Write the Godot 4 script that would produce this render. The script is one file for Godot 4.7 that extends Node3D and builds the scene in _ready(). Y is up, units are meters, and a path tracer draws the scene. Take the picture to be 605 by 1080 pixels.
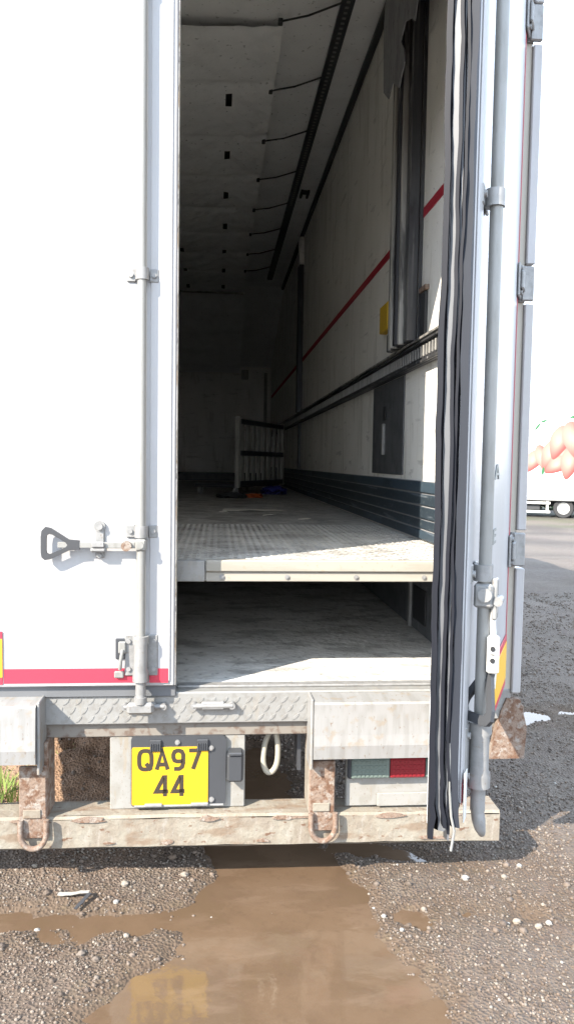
extends Node3D
# A fridge trailer seen from behind with one rear door open, standing in a muddy gravel yard.
# x: right, y: up, z: towards the camera. The rear face of the trailer stands at z = 0.

var M := {}
var T := Transform3D.IDENTITY
var trailer: Node3D

# ------------------------------------------------------------------ helpers: meshes
func mesh() -> SurfaceTool:
	var st := SurfaceTool.new()
	st.begin(Mesh.PRIMITIVE_TRIANGLES)
	return st

func tri(st: SurfaceTool, a: Vector3, b: Vector3, c: Vector3, na: Vector3, nb: Vector3, nc: Vector3) -> void:
	a = T * a; b = T * b; c = T * c
	na = T.basis * na; nb = T.basis * nb; nc = T.basis * nc
	if (b - a).cross(c - a).dot(na + nb + nc) > 0.0:
		var t := b; b = c; c = t
		t = nb; nb = nc; nc = t
	st.set_normal(na.normalized()); st.add_vertex(a)
	st.set_normal(nb.normalized()); st.add_vertex(b)
	st.set_normal(nc.normalized()); st.add_vertex(c)

func quad(st: SurfaceTool, a: Vector3, b: Vector3, c: Vector3, d: Vector3, n: Vector3) -> void:
	tri(st, a, b, c, n, n, n)
	tri(st, a, c, d, n, n, n)

# a box from corner to corner with its edges chamfered by c
func bx(st: SurfaceTool, lo: Vector3, hi: Vector3, c := 0.0) -> void:
	var m := (lo + hi) * 0.5
	var h := (hi - lo).abs() * 0.5
	c = min(c, h.x * 0.9, h.y * 0.9, h.z * 0.9)
	var i := h - Vector3(c, c, c)
	for a in 3:
		var b := (a + 1) % 3
		var d := (a + 2) % 3
		for s in [-1.0, 1.0]:
			var n := Vector3.ZERO
			n[a] = s
			var q: Array[Vector3] = []
			for k in [[-1, -1], [1, -1], [1, 1], [-1, 1]]:
				var p := Vector3.ZERO
				p[a] = s * h[a]; p[b] = k[0] * i[b]; p[d] = k[1] * i[d]
				q.append(m + p)
			quad(st, q[0], q[1], q[2], q[3], n)
			if c > 0.0:
				for s2 in [-1.0, 1.0]:
					var n2 := Vector3.ZERO
					n2[a] = s; n2[b] = s2
					var e: Array[Vector3] = []
					for k in [[0, -1], [0, 1], [1, 1], [1, -1]]:
						var p2 := Vector3.ZERO
						p2[a] = s * (h[a] if k[0] == 0 else i[a])
						p2[b] = s2 * (i[b] if k[0] == 0 else h[b])
						p2[d] = k[1] * i[d]
						e.append(m + p2)
					quad(st, e[0], e[1], e[2], e[3], n2)
	if c > 0.0:
		for sx in [-1.0, 1.0]:
			for sy in [-1.0, 1.0]:
				for sz in [-1.0, 1.0]:
					var n3 := Vector3(sx, sy, sz)
					tri(st, m + Vector3(sx * h.x, sy * i.y, sz * i.z), m + Vector3(sx * i.x, sy * h.y, sz * i.z), m + Vector3(sx * i.x, sy * i.y, sz * h.z), n3, n3, n3)

func tube(st: SurfaceTool, pts: Array, r, n := 10, caps := true) -> void:
	var k := pts.size()
	var dir0: Vector3 = (pts[1] - pts[0]).normalized()
	var side: Vector3 = dir0.cross(Vector3.UP if absf(dir0.y) < 0.9 else Vector3.RIGHT).normalized()
	var rings := []
	var norms := []
	for i in k:
		var d: Vector3 = (pts[min(i + 1, k - 1)] - pts[max(i - 1, 0)]).normalized()
		side = (side - d * side.dot(d)).normalized()
		var up := d.cross(side)
		var rr: float = r[i] if r is Array else r
		var ring := []
		var nn := []
		for j in n:
			var a := TAU * j / n
			var o := side * cos(a) + up * sin(a)
			ring.append(pts[i] + o * rr); nn.append(o)
		rings.append(ring); norms.append(nn)
	for i in k - 1:
		for j in n:
			var j2 := (j + 1) % n
			tri(st, rings[i][j], rings[i][j2], rings[i + 1][j2], norms[i][j], norms[i][j2], norms[i + 1][j2])
			tri(st, rings[i][j], rings[i + 1][j2], rings[i + 1][j], norms[i][j], norms[i + 1][j2], norms[i + 1][j])
	if caps:
		for e in [0, k - 1]:
			var dn: Vector3 = (pts[0] - pts[1]).normalized() if e == 0 else (pts[k - 1] - pts[k - 2]).normalized()
			for j in n:
				tri(st, pts[e], rings[e][j], rings[e][(j + 1) % n], dn, dn, dn)

func rod(st: SurfaceTool, a: Vector3, b: Vector3, r: float, n := 12) -> void:
	tube(st, [a, b], r, n)

# a polygon in the local xy plane pushed out from z0 to z1
func prism(st: SurfaceTool, poly: PackedVector2Array, z0: float, z1: float) -> void:
	var ids := Geometry2D.triangulate_polygon(poly)
	for i in range(0, ids.size(), 3):
		for zz in [[z0, Vector3(0, 0, signf(z0 - z1))], [z1, Vector3(0, 0, signf(z1 - z0))]]:
			var p := []
			for j in 3:
				p.append(Vector3(poly[ids[i + j]].x, poly[ids[i + j]].y, zz[0]))
			tri(st, p[0], p[1], p[2], zz[1], zz[1], zz[1])
	var area := 0.0
	for i in poly.size():
		area += poly[i].cross(poly[(i + 1) % poly.size()])
	for i in poly.size():
		var a := poly[i]
		var b := poly[(i + 1) % poly.size()]
		var e := (b - a).normalized()
		var n := Vector3(e.y, -e.x, 0) * signf(area)
		quad(st, Vector3(a.x, a.y, z0), Vector3(b.x, b.y, z0), Vector3(b.x, b.y, z1), Vector3(a.x, a.y, z1), n)

# a smooth sheet: f(i, j) gives the point, skip(i, j) leaves a hole; thick pushes a second face along -n
func sheet(nu: int, nv: int, f: Callable, out: Vector3, skip = null, uv := false) -> ArrayMesh:
	var P := PackedVector3Array()
	for j in nv + 1:
		for i in nu + 1:
			P.append(f.call(i, j))
	var N := PackedVector3Array()
	var U := PackedVector2Array()
	var w := nu + 1
	for j in nv + 1:
		for i in nu + 1:
			var dx := P[j * w + min(i + 1, nu)] - P[j * w + max(i - 1, 0)]
			var dy := P[min(j + 1, nv) * w + i] - P[max(j - 1, 0) * w + i]
			var n := dx.cross(dy).normalized()
			if n.dot(out) < 0.0:
				n = -n
			N.append(n)
			U.append(Vector2(float(i) / nu, 1.0 - float(j) / nv))
	var ix := PackedInt32Array()
	for j in nv:
		for i in nu:
			if skip != null and skip.call(i, j):
				continue
			var a := j * w + i
			var flip := (P[a + 1] - P[a]).cross(P[a + w] - P[a]).dot(out) > 0.0
			if flip:
				ix.append_array([a, a + w, a + 1, a + 1, a + w, a + w + 1])
			else:
				ix.append_array([a, a + 1, a + w, a + 1, a + w + 1, a + w])
	var arr := []
	arr.resize(Mesh.ARRAY_MAX)
	arr[Mesh.ARRAY_VERTEX] = P
	arr[Mesh.ARRAY_NORMAL] = N
	if uv:
		arr[Mesh.ARRAY_TEX_UV] = U
	arr[Mesh.ARRAY_INDEX] = ix
	var m := ArrayMesh.new()
	m.add_surface_from_arrays(Mesh.PRIMITIVE_TRIANGLES, arr)
	return m

# ------------------------------------------------------------------ helpers: nodes
var taken := {}
func numbered(called: String) -> String:
	if not taken.has(called):
		taken[called] = 0
		return called
	taken[called] += 1
	return "%s_%03d" % [called, taken[called]]

func part(called: String, st, m: Material, parent: Node, label := "") -> MeshInstance3D:
	var o := MeshInstance3D.new()
	o.name = called if parent != self else numbered(called)
	o.mesh = st.commit() if st is SurfaceTool else st
	o.material_override = m
	o.cast_shadow = GeometryInstance3D.SHADOW_CASTING_SETTING_ON
	parent.add_child(o, true)
	if label != "":
		o.set_meta("label", label)
	return o

func tag(o: Node, label: String, category: String, group := "") -> void:
	o.set_meta("label", label)
	o.set_meta("category", category)
	if group != "":
		o.set_meta("group", group)

func thing(called: String, at: Vector3, label: String, category: String, group := "") -> Node3D:
	var o := Node3D.new()
	o.name = numbered(called)
	add_child(o)
	o.position = at
	tag(o, label, category, group)
	return o

func boxpart(called: String, lo: Vector3, hi: Vector3, c: float, m: Material, parent: Node, label := "") -> MeshInstance3D:
	var st := mesh()
	bx(st, lo, hi, c)
	return part(called, st, m, parent, label)

# ------------------------------------------------------------------ helpers: materials
func lin(r: float, g: float, b: float) -> Color:
	return Color(r, g, b).linear_to_srgb()

func noise_bytes(size: int, sd: int, freq: float, sx: float, sy: float, kind := 0, oct := 5) -> Image:
	var fn := FastNoiseLite.new()
	fn.seed = sd
	fn.frequency = freq
	fn.fractal_octaves = oct
	if kind == 1:
		fn.noise_type = FastNoiseLite.TYPE_CELLULAR
		fn.cellular_return_type = FastNoiseLite.RETURN_CELL_VALUE
		fn.fractal_type = FastNoiseLite.FRACTAL_NONE
	elif kind == 2:
		fn.noise_type = FastNoiseLite.TYPE_CELLULAR
		fn.cellular_return_type = FastNoiseLite.RETURN_DISTANCE
		fn.fractal_type = FastNoiseLite.FRACTAL_NONE
	else:
		fn.noise_type = FastNoiseLite.TYPE_SIMPLEX_SMOOTH
		fn.fractal_gain = .58
		fn.domain_warp_enabled = true
		fn.domain_warp_amplitude = .35 / freq
		fn.domain_warp_frequency = freq * 1.6
	var im := fn.get_seamless_image(max(8, int(size / sx)), max(8, int(size / sy)))
	if im.get_width() != size or im.get_height() != size:
		im.resize(size, size, Image.INTERPOLATE_CUBIC)
	im.convert(Image.FORMAT_L8)
	return im

# base: linear colour; layers: [seed, freq, stretch x, stretch y, from, to, linear colour, opacity, kind]
func tex(size: int, base: Color, layers: Array) -> ImageTexture:
	var im := Image.create(size, size, false, Image.FORMAT_RGBA8)
	im.fill(base.linear_to_srgb())
	for l in layers:
		var d := noise_bytes(size, l[0], l[1], l[2], l[3], l[8] if l.size() > 8 else 0).get_data()
		var c: Color = l[6].linear_to_srgb()
		var lut := PackedInt64Array()
		for v in 256:
			var a: float = smoothstep(l[4], l[5], v / 255.0) * l[7]
			lut.append(int(c.r8) | (int(c.g8) << 8) | (int(c.b8) << 16) | (int(a * 255.0) << 24))
		var out := PackedByteArray()
		out.resize(size * size * 4)
		for i in size * size:
			out.encode_u32(i * 4, lut[d[i]])
		var li := Image.create_from_data(size, size, false, Image.FORMAT_RGBA8, out)
		im.blend_rect(li, Rect2i(0, 0, size, size), Vector2i.ZERO)
	im.generate_mipmaps()
	return ImageTexture.create_from_image(im)

func normals(size: int, sd: int, freq: float, scale: float, kind := 0, sx := 1.0, sy := 1.0) -> ImageTexture:
	var im := noise_bytes(size, sd, freq, sx, sy, kind)
	im.convert(Image.FORMAT_RGBA8)
	im.bump_map_to_normal_map(scale)
	return ImageTexture.create_from_image(im)

func mat(key: String, c: Color, rough: float, metal := 0.0) -> StandardMaterial3D:
	var m := StandardMaterial3D.new()
	m.albedo_color = c.linear_to_srgb()
	m.roughness = rough
	m.metallic = metal
	M[key] = m
	return m

func tmat(key: String, t: Texture2D, tile: Vector3, rough: float, metal := 0.0, nt: Texture2D = null, ns := 1.0) -> StandardMaterial3D:
	var m := mat(key, Color(1, 1, 1), rough, metal)
	m.albedo_texture = t
	m.uv1_triplanar = true
	m.uv1_world_triplanar = true
	m.uv1_scale = tile
	if nt:
		m.normal_enabled = true
		m.normal_texture = nt
		m.normal_scale = ns
	return m

func make_materials() -> void:
	var bump := normals(512, 71, 0.03, 6.0)
	var dents := normals(512, 72, 0.012, 8.0)
	tmat("door_white", tex(512, Color(.345, .345, .350), [[1, .006, 1, 6, .5, .85, Color(.28, .272, .255), .45], [2, .05, 1, 1, .72, .85, Color(.38, .36, .32), .2]]), Vector3(.6, .6, .6), .35, 0.0, dents, .06)
	tmat("wall", tex(1024, Color(.80, .79, .745), [
		[3, .004, 1, 3, .3, .9, Color(.68, .67, .62), .6],
		[4, .012, 1, 6, .62, .9, Color(.40, .38, .33), .35],
		[5, .02, 5, 1, .70, .9, Color(.3, .29, .27), .4],
		[6, .04, 1, 1, .80, .9, Color(.16, .15, .13), .5]]), Vector3(.45, .45, .45), .55, 0.0, dents, .12)
	tmat("ceiling", tex(512, Color(.86, .87, .86), [[7, .008, 1, 1, .4, .9, Color(.73, .74, .73), .5], [8, .06, 1, 1, .78, .86, Color(.15, .15, .14), .4]]), Vector3(.5, .5, .5), .6)
	tmat("fabric", tex(512, Color(.86, .87, .86), [[9, .01, 1, 1, .4, .9, Color(.73, .74, .73), .5], [10, .05, 1, 1, .8, .86, Color(.12, .12, .12), .5]]), Vector3(.6, .6, .6), .75, 0.0, bump, .25)
	mat("rubber", Color(.008, .009, .013), .55)
	mat("rubber_grey", Color(.019, .022, .029), .6)
	mat("foot_grey", Color(.10, .105, .112), .6)
	mat("seal_pale", Color(.085, .09, .10), .5)
	mat("post_paint", Color(.36, .335, .285), .55)
	M.rubber.metallic_specular = .3
	M.rubber_grey.metallic_specular = .3
	mat("black", Color(.015, .016, .018), .5)
	mat("dark_steel", Color(.05, .052, .058), .45, .4)
	tmat("galv", tex(512, Color(.235, .235, .231), [[11, .02, 1, 1, .35, .8, Color(.165, .165, .161), .6], [12, .05, 1, 1, .74, .88, Color(.148, .096, .061), .5], [13, .01, 1, 5, .6, .9, Color(.296, .296, .287), .5]]), Vector3(2, 2, 2), .5, .25)
	tmat("steel_rod", tex(256, Color(.226, .224, .213), [[14, .03, 1, 6, .4, .9, Color(.165, .161, .148), .6], [15, .08, 1, 1, .77, .9, Color(.174, .113, .07), .4]]), Vector3(3, 3, 3), .45, .2)
	tmat("tread", tex(512, Color(.239, .239, .231), [[16, .02, 1, 1, .4, .85, Color(.183, .178, .165), .6], [17, .05, 1, 1, .7, .82, Color(.217, .2, .174), .5], [18, .012, 1, 4, .62, .85, Color(.261, .244, .209), .5]]), Vector3(2.2, 2.2, 2.2), .45, .25)
	tmat("buffer", tex(512, Color(.235, .235, .231), [[19, .02, 1, 8, .35, .85, Color(.174, .171, .161), .6], [20, .012, 1, 1, .62, .85, Color(.217, .165, .113), .5], [21, .05, 1, 2, .76, .88, Color(.122, .078, .048), .6]]), Vector3(2, 2, 2), .5, .1)
	tmat("rust_cream", tex(1024, Color(.205, .185, .152), [
		[22, .006, 1, 1, .3, .75, Color(.165, .138, .106), .75],
		[25, .02, 1, 3, .55, .85, Color(.235, .22, .195), .65],
		[23, .005, 3, 1, .56, .85, Color(.135, .09, .06), .7],
		[24, .02, 2, 1, .74, .86, Color(.085, .04, .022), .8],
		[26, .08, 1, 1, .66, .9, Color(.10, .075, .055), .5]]), Vector3(1.3, 1.3, 1.3), .85, 0.0, bump, .3)
	tmat("rust", tex(512, Color(.174, .126, .096), [[27, .012, 1, 1, .4, .75, Color(.096, .045, .024), .8], [28, .012, 1, 1, .52, .75, Color(.235, .213, .187), .8], [29, .06, 1, 1, .6, .85, Color(.061, .03, .019), .6], [129, .05, 1, 1, .66, .85, Color(.261, .226, .183), .5]]), Vector3(3, 3, 3), .9, 0.0, bump, .6)
	tmat("chassis", tex(256, Color(.16, .145, .125), [[30, .03, 1, 1, .5, .8, Color(.08, .05, .035), .7]]), Vector3(2, 2, 2), .85)
	tmat("panel_grey", tex(512, Color(.217, .213, .2), [[31, .01, 1, 1, .4, .8, Color(.174, .164, .144), .6], [32, .02, 1, 5, .62, .8, Color(.209, .165, .113), .45], [33, .06, 1, 1, .75, .84, Color(.122, .087, .061), .5]]), Vector3(2, 2, 2), .7)
	tmat("floor_worn", tex(1024, Color(.46, .455, .43), [
		[34, .004, 2, 1, .3, .75, Color(.58, .575, .55), .8],
		[35, .006, 2, 1, .52, .82, Color(.24, .235, .22), .7],
		[36, .02, 1, 1, .64, .9, Color(.13, .127, .12), .5],
		[37, .05, 1, 1, .62, .9, Color(.60, .59, .56), .45]]), Vector3(.7, .7, .7), .8, 0.0, bump, .4)
	tmat("deck", tex(1024, Color(.43, .425, .405), [
		[138, .004, 1, 1, .48, .78, Color(.20, .195, .185), .8],
		[38, .006, 1, 2, .4, .8, Color(.32, .315, .30), .7],
		[39, .012, 3, 1, .6, .8, Color(.54, .53, .51), .6],
		[40, .03, 2, 1, .62, .8, Color(.09, .088, .08), .7]]), Vector3(.6, .6, .6), .55, .1, bump, .3)
	tmat("plank", tex(512, Color(.27, .254, .217), [[41, .02, 10, 1, .5, .9, Color(.217, .2, .165), .6], [42, .05, 1, 1, .75, .84, Color(.244, .191, .131), .5]]), Vector3(1.2, 1.2, 1.2), .6)
	tmat("kick", tex(512, Color(.035, .05, .066), [[43, .01, 12, 1, .5, .85, Color(.07, .11, .15), .6], [44, .03, 16, 1, .72, .82, Color(.30, .33, .36), .6], [45, .05, 1, 1, .72, .82, Color(.3, .3, .28), .35]]), Vector3(.8, .8, .8), .4, .3)
	tmat("hatch", tex(512, Color(.10, .105, .11), [[46, .012, 1, 1, .4, .8, Color(.055, .06, .065), .7], [47, .04, 1, 4, .7, .8, Color(.26, .26, .26), .4]]), Vector3(1, 1, 1), .5, .2)
	tmat("mast", tex(512, Color(.06, .062, .066), [[48, .008, 1, 12, .3, .8, Color(.028, .03, .034), .8], [49, .03, 1, 24, .58, .9, Color(.30, .29, .26), .55], [50, .02, 1, 4, .66, .9, Color(.015, .015, .015), .7]]), Vector3(.8, .8, .8), .4, .35)
	tmat("mast_light", tex(512, Color(.36, .35, .32), [[51, .02, 1, 24, .35, .8, Color(.10, .10, .10), .75], [52, .02, 1, 8, .55, .9, Color(.03, .03, .03), .7]]), Vector3(.8, .8, .8), .4, .35)
	tmat("torn", tex(512, Color(.24, .245, .255), [[53, .012, 1, 3, .4, .8, Color(.14, .145, .155), .6], [54, .05, 1, 3, .72, .82, Color(.04, .04, .045), .6]]), Vector3(1, 1, 1), .6)
	mat("red_tape", Color(.40, .03, .055), .4)
	mat("red_stripe", Color(.36, .012, .03), .5)
	mat("yellow_plate", Color(.50, .31, .012), .32)
	mat("plate_ink", Color(.03, .022, .015), .5)
	mat("marker_yellow", Color(.62, .36, .02), .4)
	mat("yellow_sign", Color(.55, .34, .02), .5)
	mat("white_plastic", Color(.55, .54, .51), .4)
	mat("grey_plastic", Color(.035, .038, .043), .5)
	mat("grip_grey", Color(.032, .034, .038), .55)
	mat("lens_clear", Color(.105, .135, .122), .25)
	mat("lens_red", Color(.17, .012, .018), .25)
	mat("hose", Color(.28, .26, .21), .55)
	mat("letter", Color(.16, .17, .16), .5)
	tmat("edge_dirty", tex(512, Color(.30, .295, .28), [[57, .02, 1, 10, .45, .75, Color(.10, .085, .06), .8], [58, .02, 1, 4, .62, .8, Color(.16, .10, .045), .8], [59, .05, 1, 3, .6, .8, Color(.03, .03, .03), .8]]), Vector3(2, 2, 2), .7)
	tmat("cage_slat", tex(256, Color(.36, .355, .32), [[55, .03, 1, 4, .5, .8, Color(.2, .19, .17), .6]]), Vector3(2, 2, 2), .6)
	mat("blue_bag", Color(.03, .035, .22), .45)
	mat("orange_bag", Color(.55, .12, .03), .5)
	mat("paper", Color(.68, .66, .6), .8)
	mat("tyre", Color(.025, .025, .026), .8)
	mat("rim", Color(.45, .45, .44), .45, .3)
	mat("scrap", Color(.26, .25, .23), .45)
	mat("far_white", Color(.70, .70, .70), .4)
	mat("far_dark", Color(.03, .032, .035), .7)
	var stone := mat("stone", Color(1, 1, 1), .8)
	stone.vertex_color_use_as_albedo = true
	var grass := mat("grass", Color(1, 1, 1), .6)
	grass.vertex_color_use_as_albedo = true
	grass.backlight_enabled = true
	grass.backlight = lin(.05, .09, .01)
	mat("stone_pale", Color(.24, .225, .205), .8)
	var g := tmat("ground", tex(1024, Color(.78, .77, .75), [
		[60, .09, 1, 1, .1, .95, Color(.55, .52, .48), .8, 1],
		[61, .17, 1, 1, .55, .95, Color(1, .98, .94), .7, 1],
		[62, .012, 1, 1, .35, .8, Color(.5, .45, .4), .5],
		[63, .05, 1, 1, .6, .8, Color(.35, .32, .3), .4]]), Vector3(.9, .9, .9), .9, 0.0, normals(1024, 60, .09, 10.0, 2), .8)
	g.vertex_color_use_as_albedo = true
	var w := tmat("water", tex(512, Color(.098, .066, .042), [[64, .006, 1, 1, .3, .75, Color(.080, .053, .033), .7], [65, .014, 3, 1, .5, .9, Color(.122, .085, .057), .6], [67, .05, 1, 1, .7, .85, Color(.08, .055, .035), .4]]), Vector3(.7, .7, .7), .06, 0.0, normals(512, 66, .02, 4.0), .06)
	w.metallic_specular = .5

# ------------------------------------------------------------------ ground
var n1 := FastNoiseLite.new()
var n2 := FastNoiseLite.new()
var n3 := FastNoiseLite.new()
const PUDDLE: Array[Vector2] = [Vector2(.10, -1.45), Vector2(.0, -.75), Vector2(-.06, -.32), Vector2(.02, -.10), Vector2(-.04, .09), Vector2(-.09, .37), Vector2(-.22, .51), Vector2(-.33, .73), Vector2(-.36, 1.5), Vector2(.7, 1.5), Vector2(.66, .80), Vector2(.63, .63), Vector2(.59, .40), Vector2(.55, .12), Vector2(.49, -.13), Vector2(.44, -.30), Vector2(.36, -.8), Vector2(.30, -1.45)]

func blob(p: Vector2, c: Vector2, r: Vector2, turn := 0.0) -> float:
	var q := (p - c).rotated(-turn) / r
	return (q.length() - 1.0) * minf(r.x, r.y)

# distance to the nearest water's edge, negative where water stands
func shore(x: float, z: float) -> float:
	var p := Vector2(x, z)
	if x > -1.4 and x < 3.6 and z > -3.6 and z < 2.0:
		var d := 1e9
		var inside := false
		var k := PUDDLE.size()
		for i in k:
			var a := PUDDLE[i]
			var b := PUDDLE[(i + 1) % k]
			var ab := b - a
			var t := clampf((p - a).dot(ab) / ab.length_squared(), 0, 1)
			d = minf(d, (a + ab * t).distance_squared_to(p))
			if (a.y > z) != (b.y > z) and x < a.x + (z - a.y) / (b.y - a.y) * (b.x - a.x):
				inside = not inside
		d = sqrt(d)
		if inside:
			d = -d
		d = minf(d, blob(p, Vector2(-.50, .215), Vector2(.50, .026), .03) + n1.get_noise_2d(x * 11.0 + 5.0, z * 11.0) * .07)
		d = minf(d, blob(p, Vector2(.76, -.19), Vector2(.16, .035), .35))
		d = minf(d, blob(p, Vector2(2.05, -1.92), Vector2(.26, .06), -.2) + n1.get_noise_2d(x * 9.0, z * 9.0) * .08)
		return d + n1.get_noise_2d(x * 6.0, z * 6.0) * .07 + n1.get_noise_2d(x * 25.0, z * 25.0) * .02
	return 1.0

func height(x: float, z: float, d: float) -> float:
	var r := Vector2(x, z).length()
	var h := lerpf(-.022, .016, smoothstep(-.07, .10, d))
	h += n2.get_noise_2d(x * 3.0, z * 3.0) * .014 * smoothstep(-.1, .2, d)
	h += n2.get_noise_2d(x * 22.0, z * 22.0) * .006 * smoothstep(-.03, .08, d)
	h += .20 * exp(-pow((x + .62) / .5, 2.0) - pow((z + 1.55) / .55, 2.0)) * (1.0 + .5 * n1.get_noise_2d(x * 9.0, z * 9.0))
	h += .045 * exp(-pow((x + .75) / .45, 2.0) - pow((z + .25) / .25, 2.0))
	h += .03 * smoothstep(1.4, 3.5, x) * n1.get_noise_2d(x * 1.2, z * 1.2) * 2.0 * (1.0 - smoothstep(8.0, 20.0, r))
	h -= .40 * smoothstep(5.0, 28.0, r)
	return h

func steps(at: Array) -> PackedFloat32Array:
	var out := PackedFloat32Array([at[0]])
	for i in at.size() / 2:
		var to: float = at[i * 2 + 2]
		var n: int = at[i * 2 + 1]
		var from: float = out[out.size() - 1]
		for k in n:
			out.append(lerpf(from, to, (k + 1.0) / n))
	return out

func build_ground() -> void:
	n1.seed = 5; n1.frequency = .5; n1.fractal_octaves = 3
	n2.seed = 9; n2.frequency = .5; n2.fractal_octaves = 4
	n3.seed = 12; n3.frequency = .25; n3.fractal_octaves = 4
	var xs := steps([-600, 4, -60, 8, -10, 10, -3, 14, -1.3, 112, 1.5, 40, 3.2, 34, 12, 24, 36, 8, 120, 4, 600])
	var zs := steps([-600, 4, -120, 8, -40, 24, -12, 40, -4, 40, -2.2, 36, -1.0, 84, 1.1, 10, 4, 8, 20, 6, 600])
	var P := PackedVector3Array()
	var C := PackedColorArray()
	var w := xs.size()
	for z in zs:
		for x in xs:
			var d := shore(x, z)
			P.append(Vector3(x, height(x, z, d), z))
			var r := Vector2(x, z).length()
			var c := Color(.138, .112, .093)
			var t := n3.get_noise_2d(x * 2.0, z * 2.0) * .5 + .5
			c = c.lerp(Color(.098, .070, .051), smoothstep(.4, .75, t) * .7)
			var soil := exp(-pow((x + .65) / .75, 2.0) - pow((z + 1.2) / .9, 2.0))
			c = c.lerp(Color(.27, .175, .115), smoothstep(.15, .5, soil + (t - .5) * .3))
			c = c.lerp(Color(.105, .074, .050), smoothstep(.26 + .12 * (t - .5), .02, d))
			if r > 7.0:
				var f := smoothstep(7.0, 16.0, r)
				var band := n3.get_noise_2d(x * .5 + 40.0, z * 1.4) * .5 + .5
				var far := Color(.155, .132, .115).lerp(Color(.085, .073, .066), smoothstep(.4, .65, band))
				c = c.lerp(far, f)
				var gr := smoothstep(21.0, 26.0, r) * smoothstep(.42, .6, n3.get_noise_2d(x * .9, z * .9) * .5 + .5)
				c = c.lerp(Color(.085, .10, .045), gr * .6)
			C.append(c)
	var N := PackedVector3Array()
	var nz := zs.size()
	for j in nz:
		for i in w:
			var dx := P[j * w + min(i + 1, w - 1)] - P[j * w + max(i - 1, 0)]
			var dz := P[min(j + 1, nz - 1) * w + i] - P[max(j - 1, 0) * w + i]
			N.append(dz.cross(dx).normalized())
	var ix := PackedInt32Array()
	for j in nz - 1:
		for i in w - 1:
			var a := j * w + i
			ix.append_array([a, a + 1, a + w, a + 1, a + w + 1, a + w])
	var arr := []
	arr.resize(Mesh.ARRAY_MAX)
	arr[Mesh.ARRAY_VERTEX] = P
	arr[Mesh.ARRAY_NORMAL] = N
	arr[Mesh.ARRAY_COLOR] = C
	arr[Mesh.ARRAY_INDEX] = ix
	var m := ArrayMesh.new()
	m.add_surface_from_arrays(Mesh.PRIMITIVE_TRIANGLES, arr)
	var o := part("ground", m, M.ground, self)
	o.set_meta("kind", "structure")
	for s in [[Rect2(-1.15, -1.7, 2.1, 3.4), 0.0], [Rect2(1.4, -2.5, 1.6, 1.2), -.001]]:
		var st := mesh()
		var q: Rect2 = s[0]
		quad(st, Vector3(q.position.x, s[1], q.position.y), Vector3(q.end.x, s[1], q.position.y), Vector3(q.end.x, s[1], q.end.y), Vector3(q.position.x, s[1], q.end.y), Vector3.UP)
		part("puddle", st, M.water, self).set_meta("kind", "structure")

func pebble_mesh(sd: int) -> ArrayMesh:
	var rng := RandomNumberGenerator.new()
	rng.seed = sd
	var st := mesh()
	var pts := []
	for i in 4:
		for j in 6:
			var th := PI * (i + 0.5) / 4.0
			var ph := TAU * (j + (i % 2) * .5) / 6.0
			pts.append(Vector3(sin(th) * cos(ph), cos(th) * .62, sin(th) * sin(ph)) * rng.randf_range(.78, 1.1))
	var top := Vector3(0, .6, 0)
	var bot := Vector3(0, -.6, 0)
	for j in 6:
		var k := (j + 1) % 6
		for q in [[top, pts[j], pts[k]], [bot, pts[18 + j], pts[18 + k]]]:
			var n: Vector3 = (q[0] + q[1] + q[2])
			tri(st, q[0], q[1], q[2], n, n, n)
		for i in 3:
			var a: Vector3 = pts[i * 6 + j]
			var b: Vector3 = pts[i * 6 + k]
			var c: Vector3 = pts[i * 6 + 6 + j]
			var d: Vector3 = pts[i * 6 + 6 + k]
			tri(st, a, b, c, a + b + c, a + b + c, a + b + c)
			tri(st, b, c, d, b + c + d, b + c + d, b + c + d)
	return st.commit()

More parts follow.
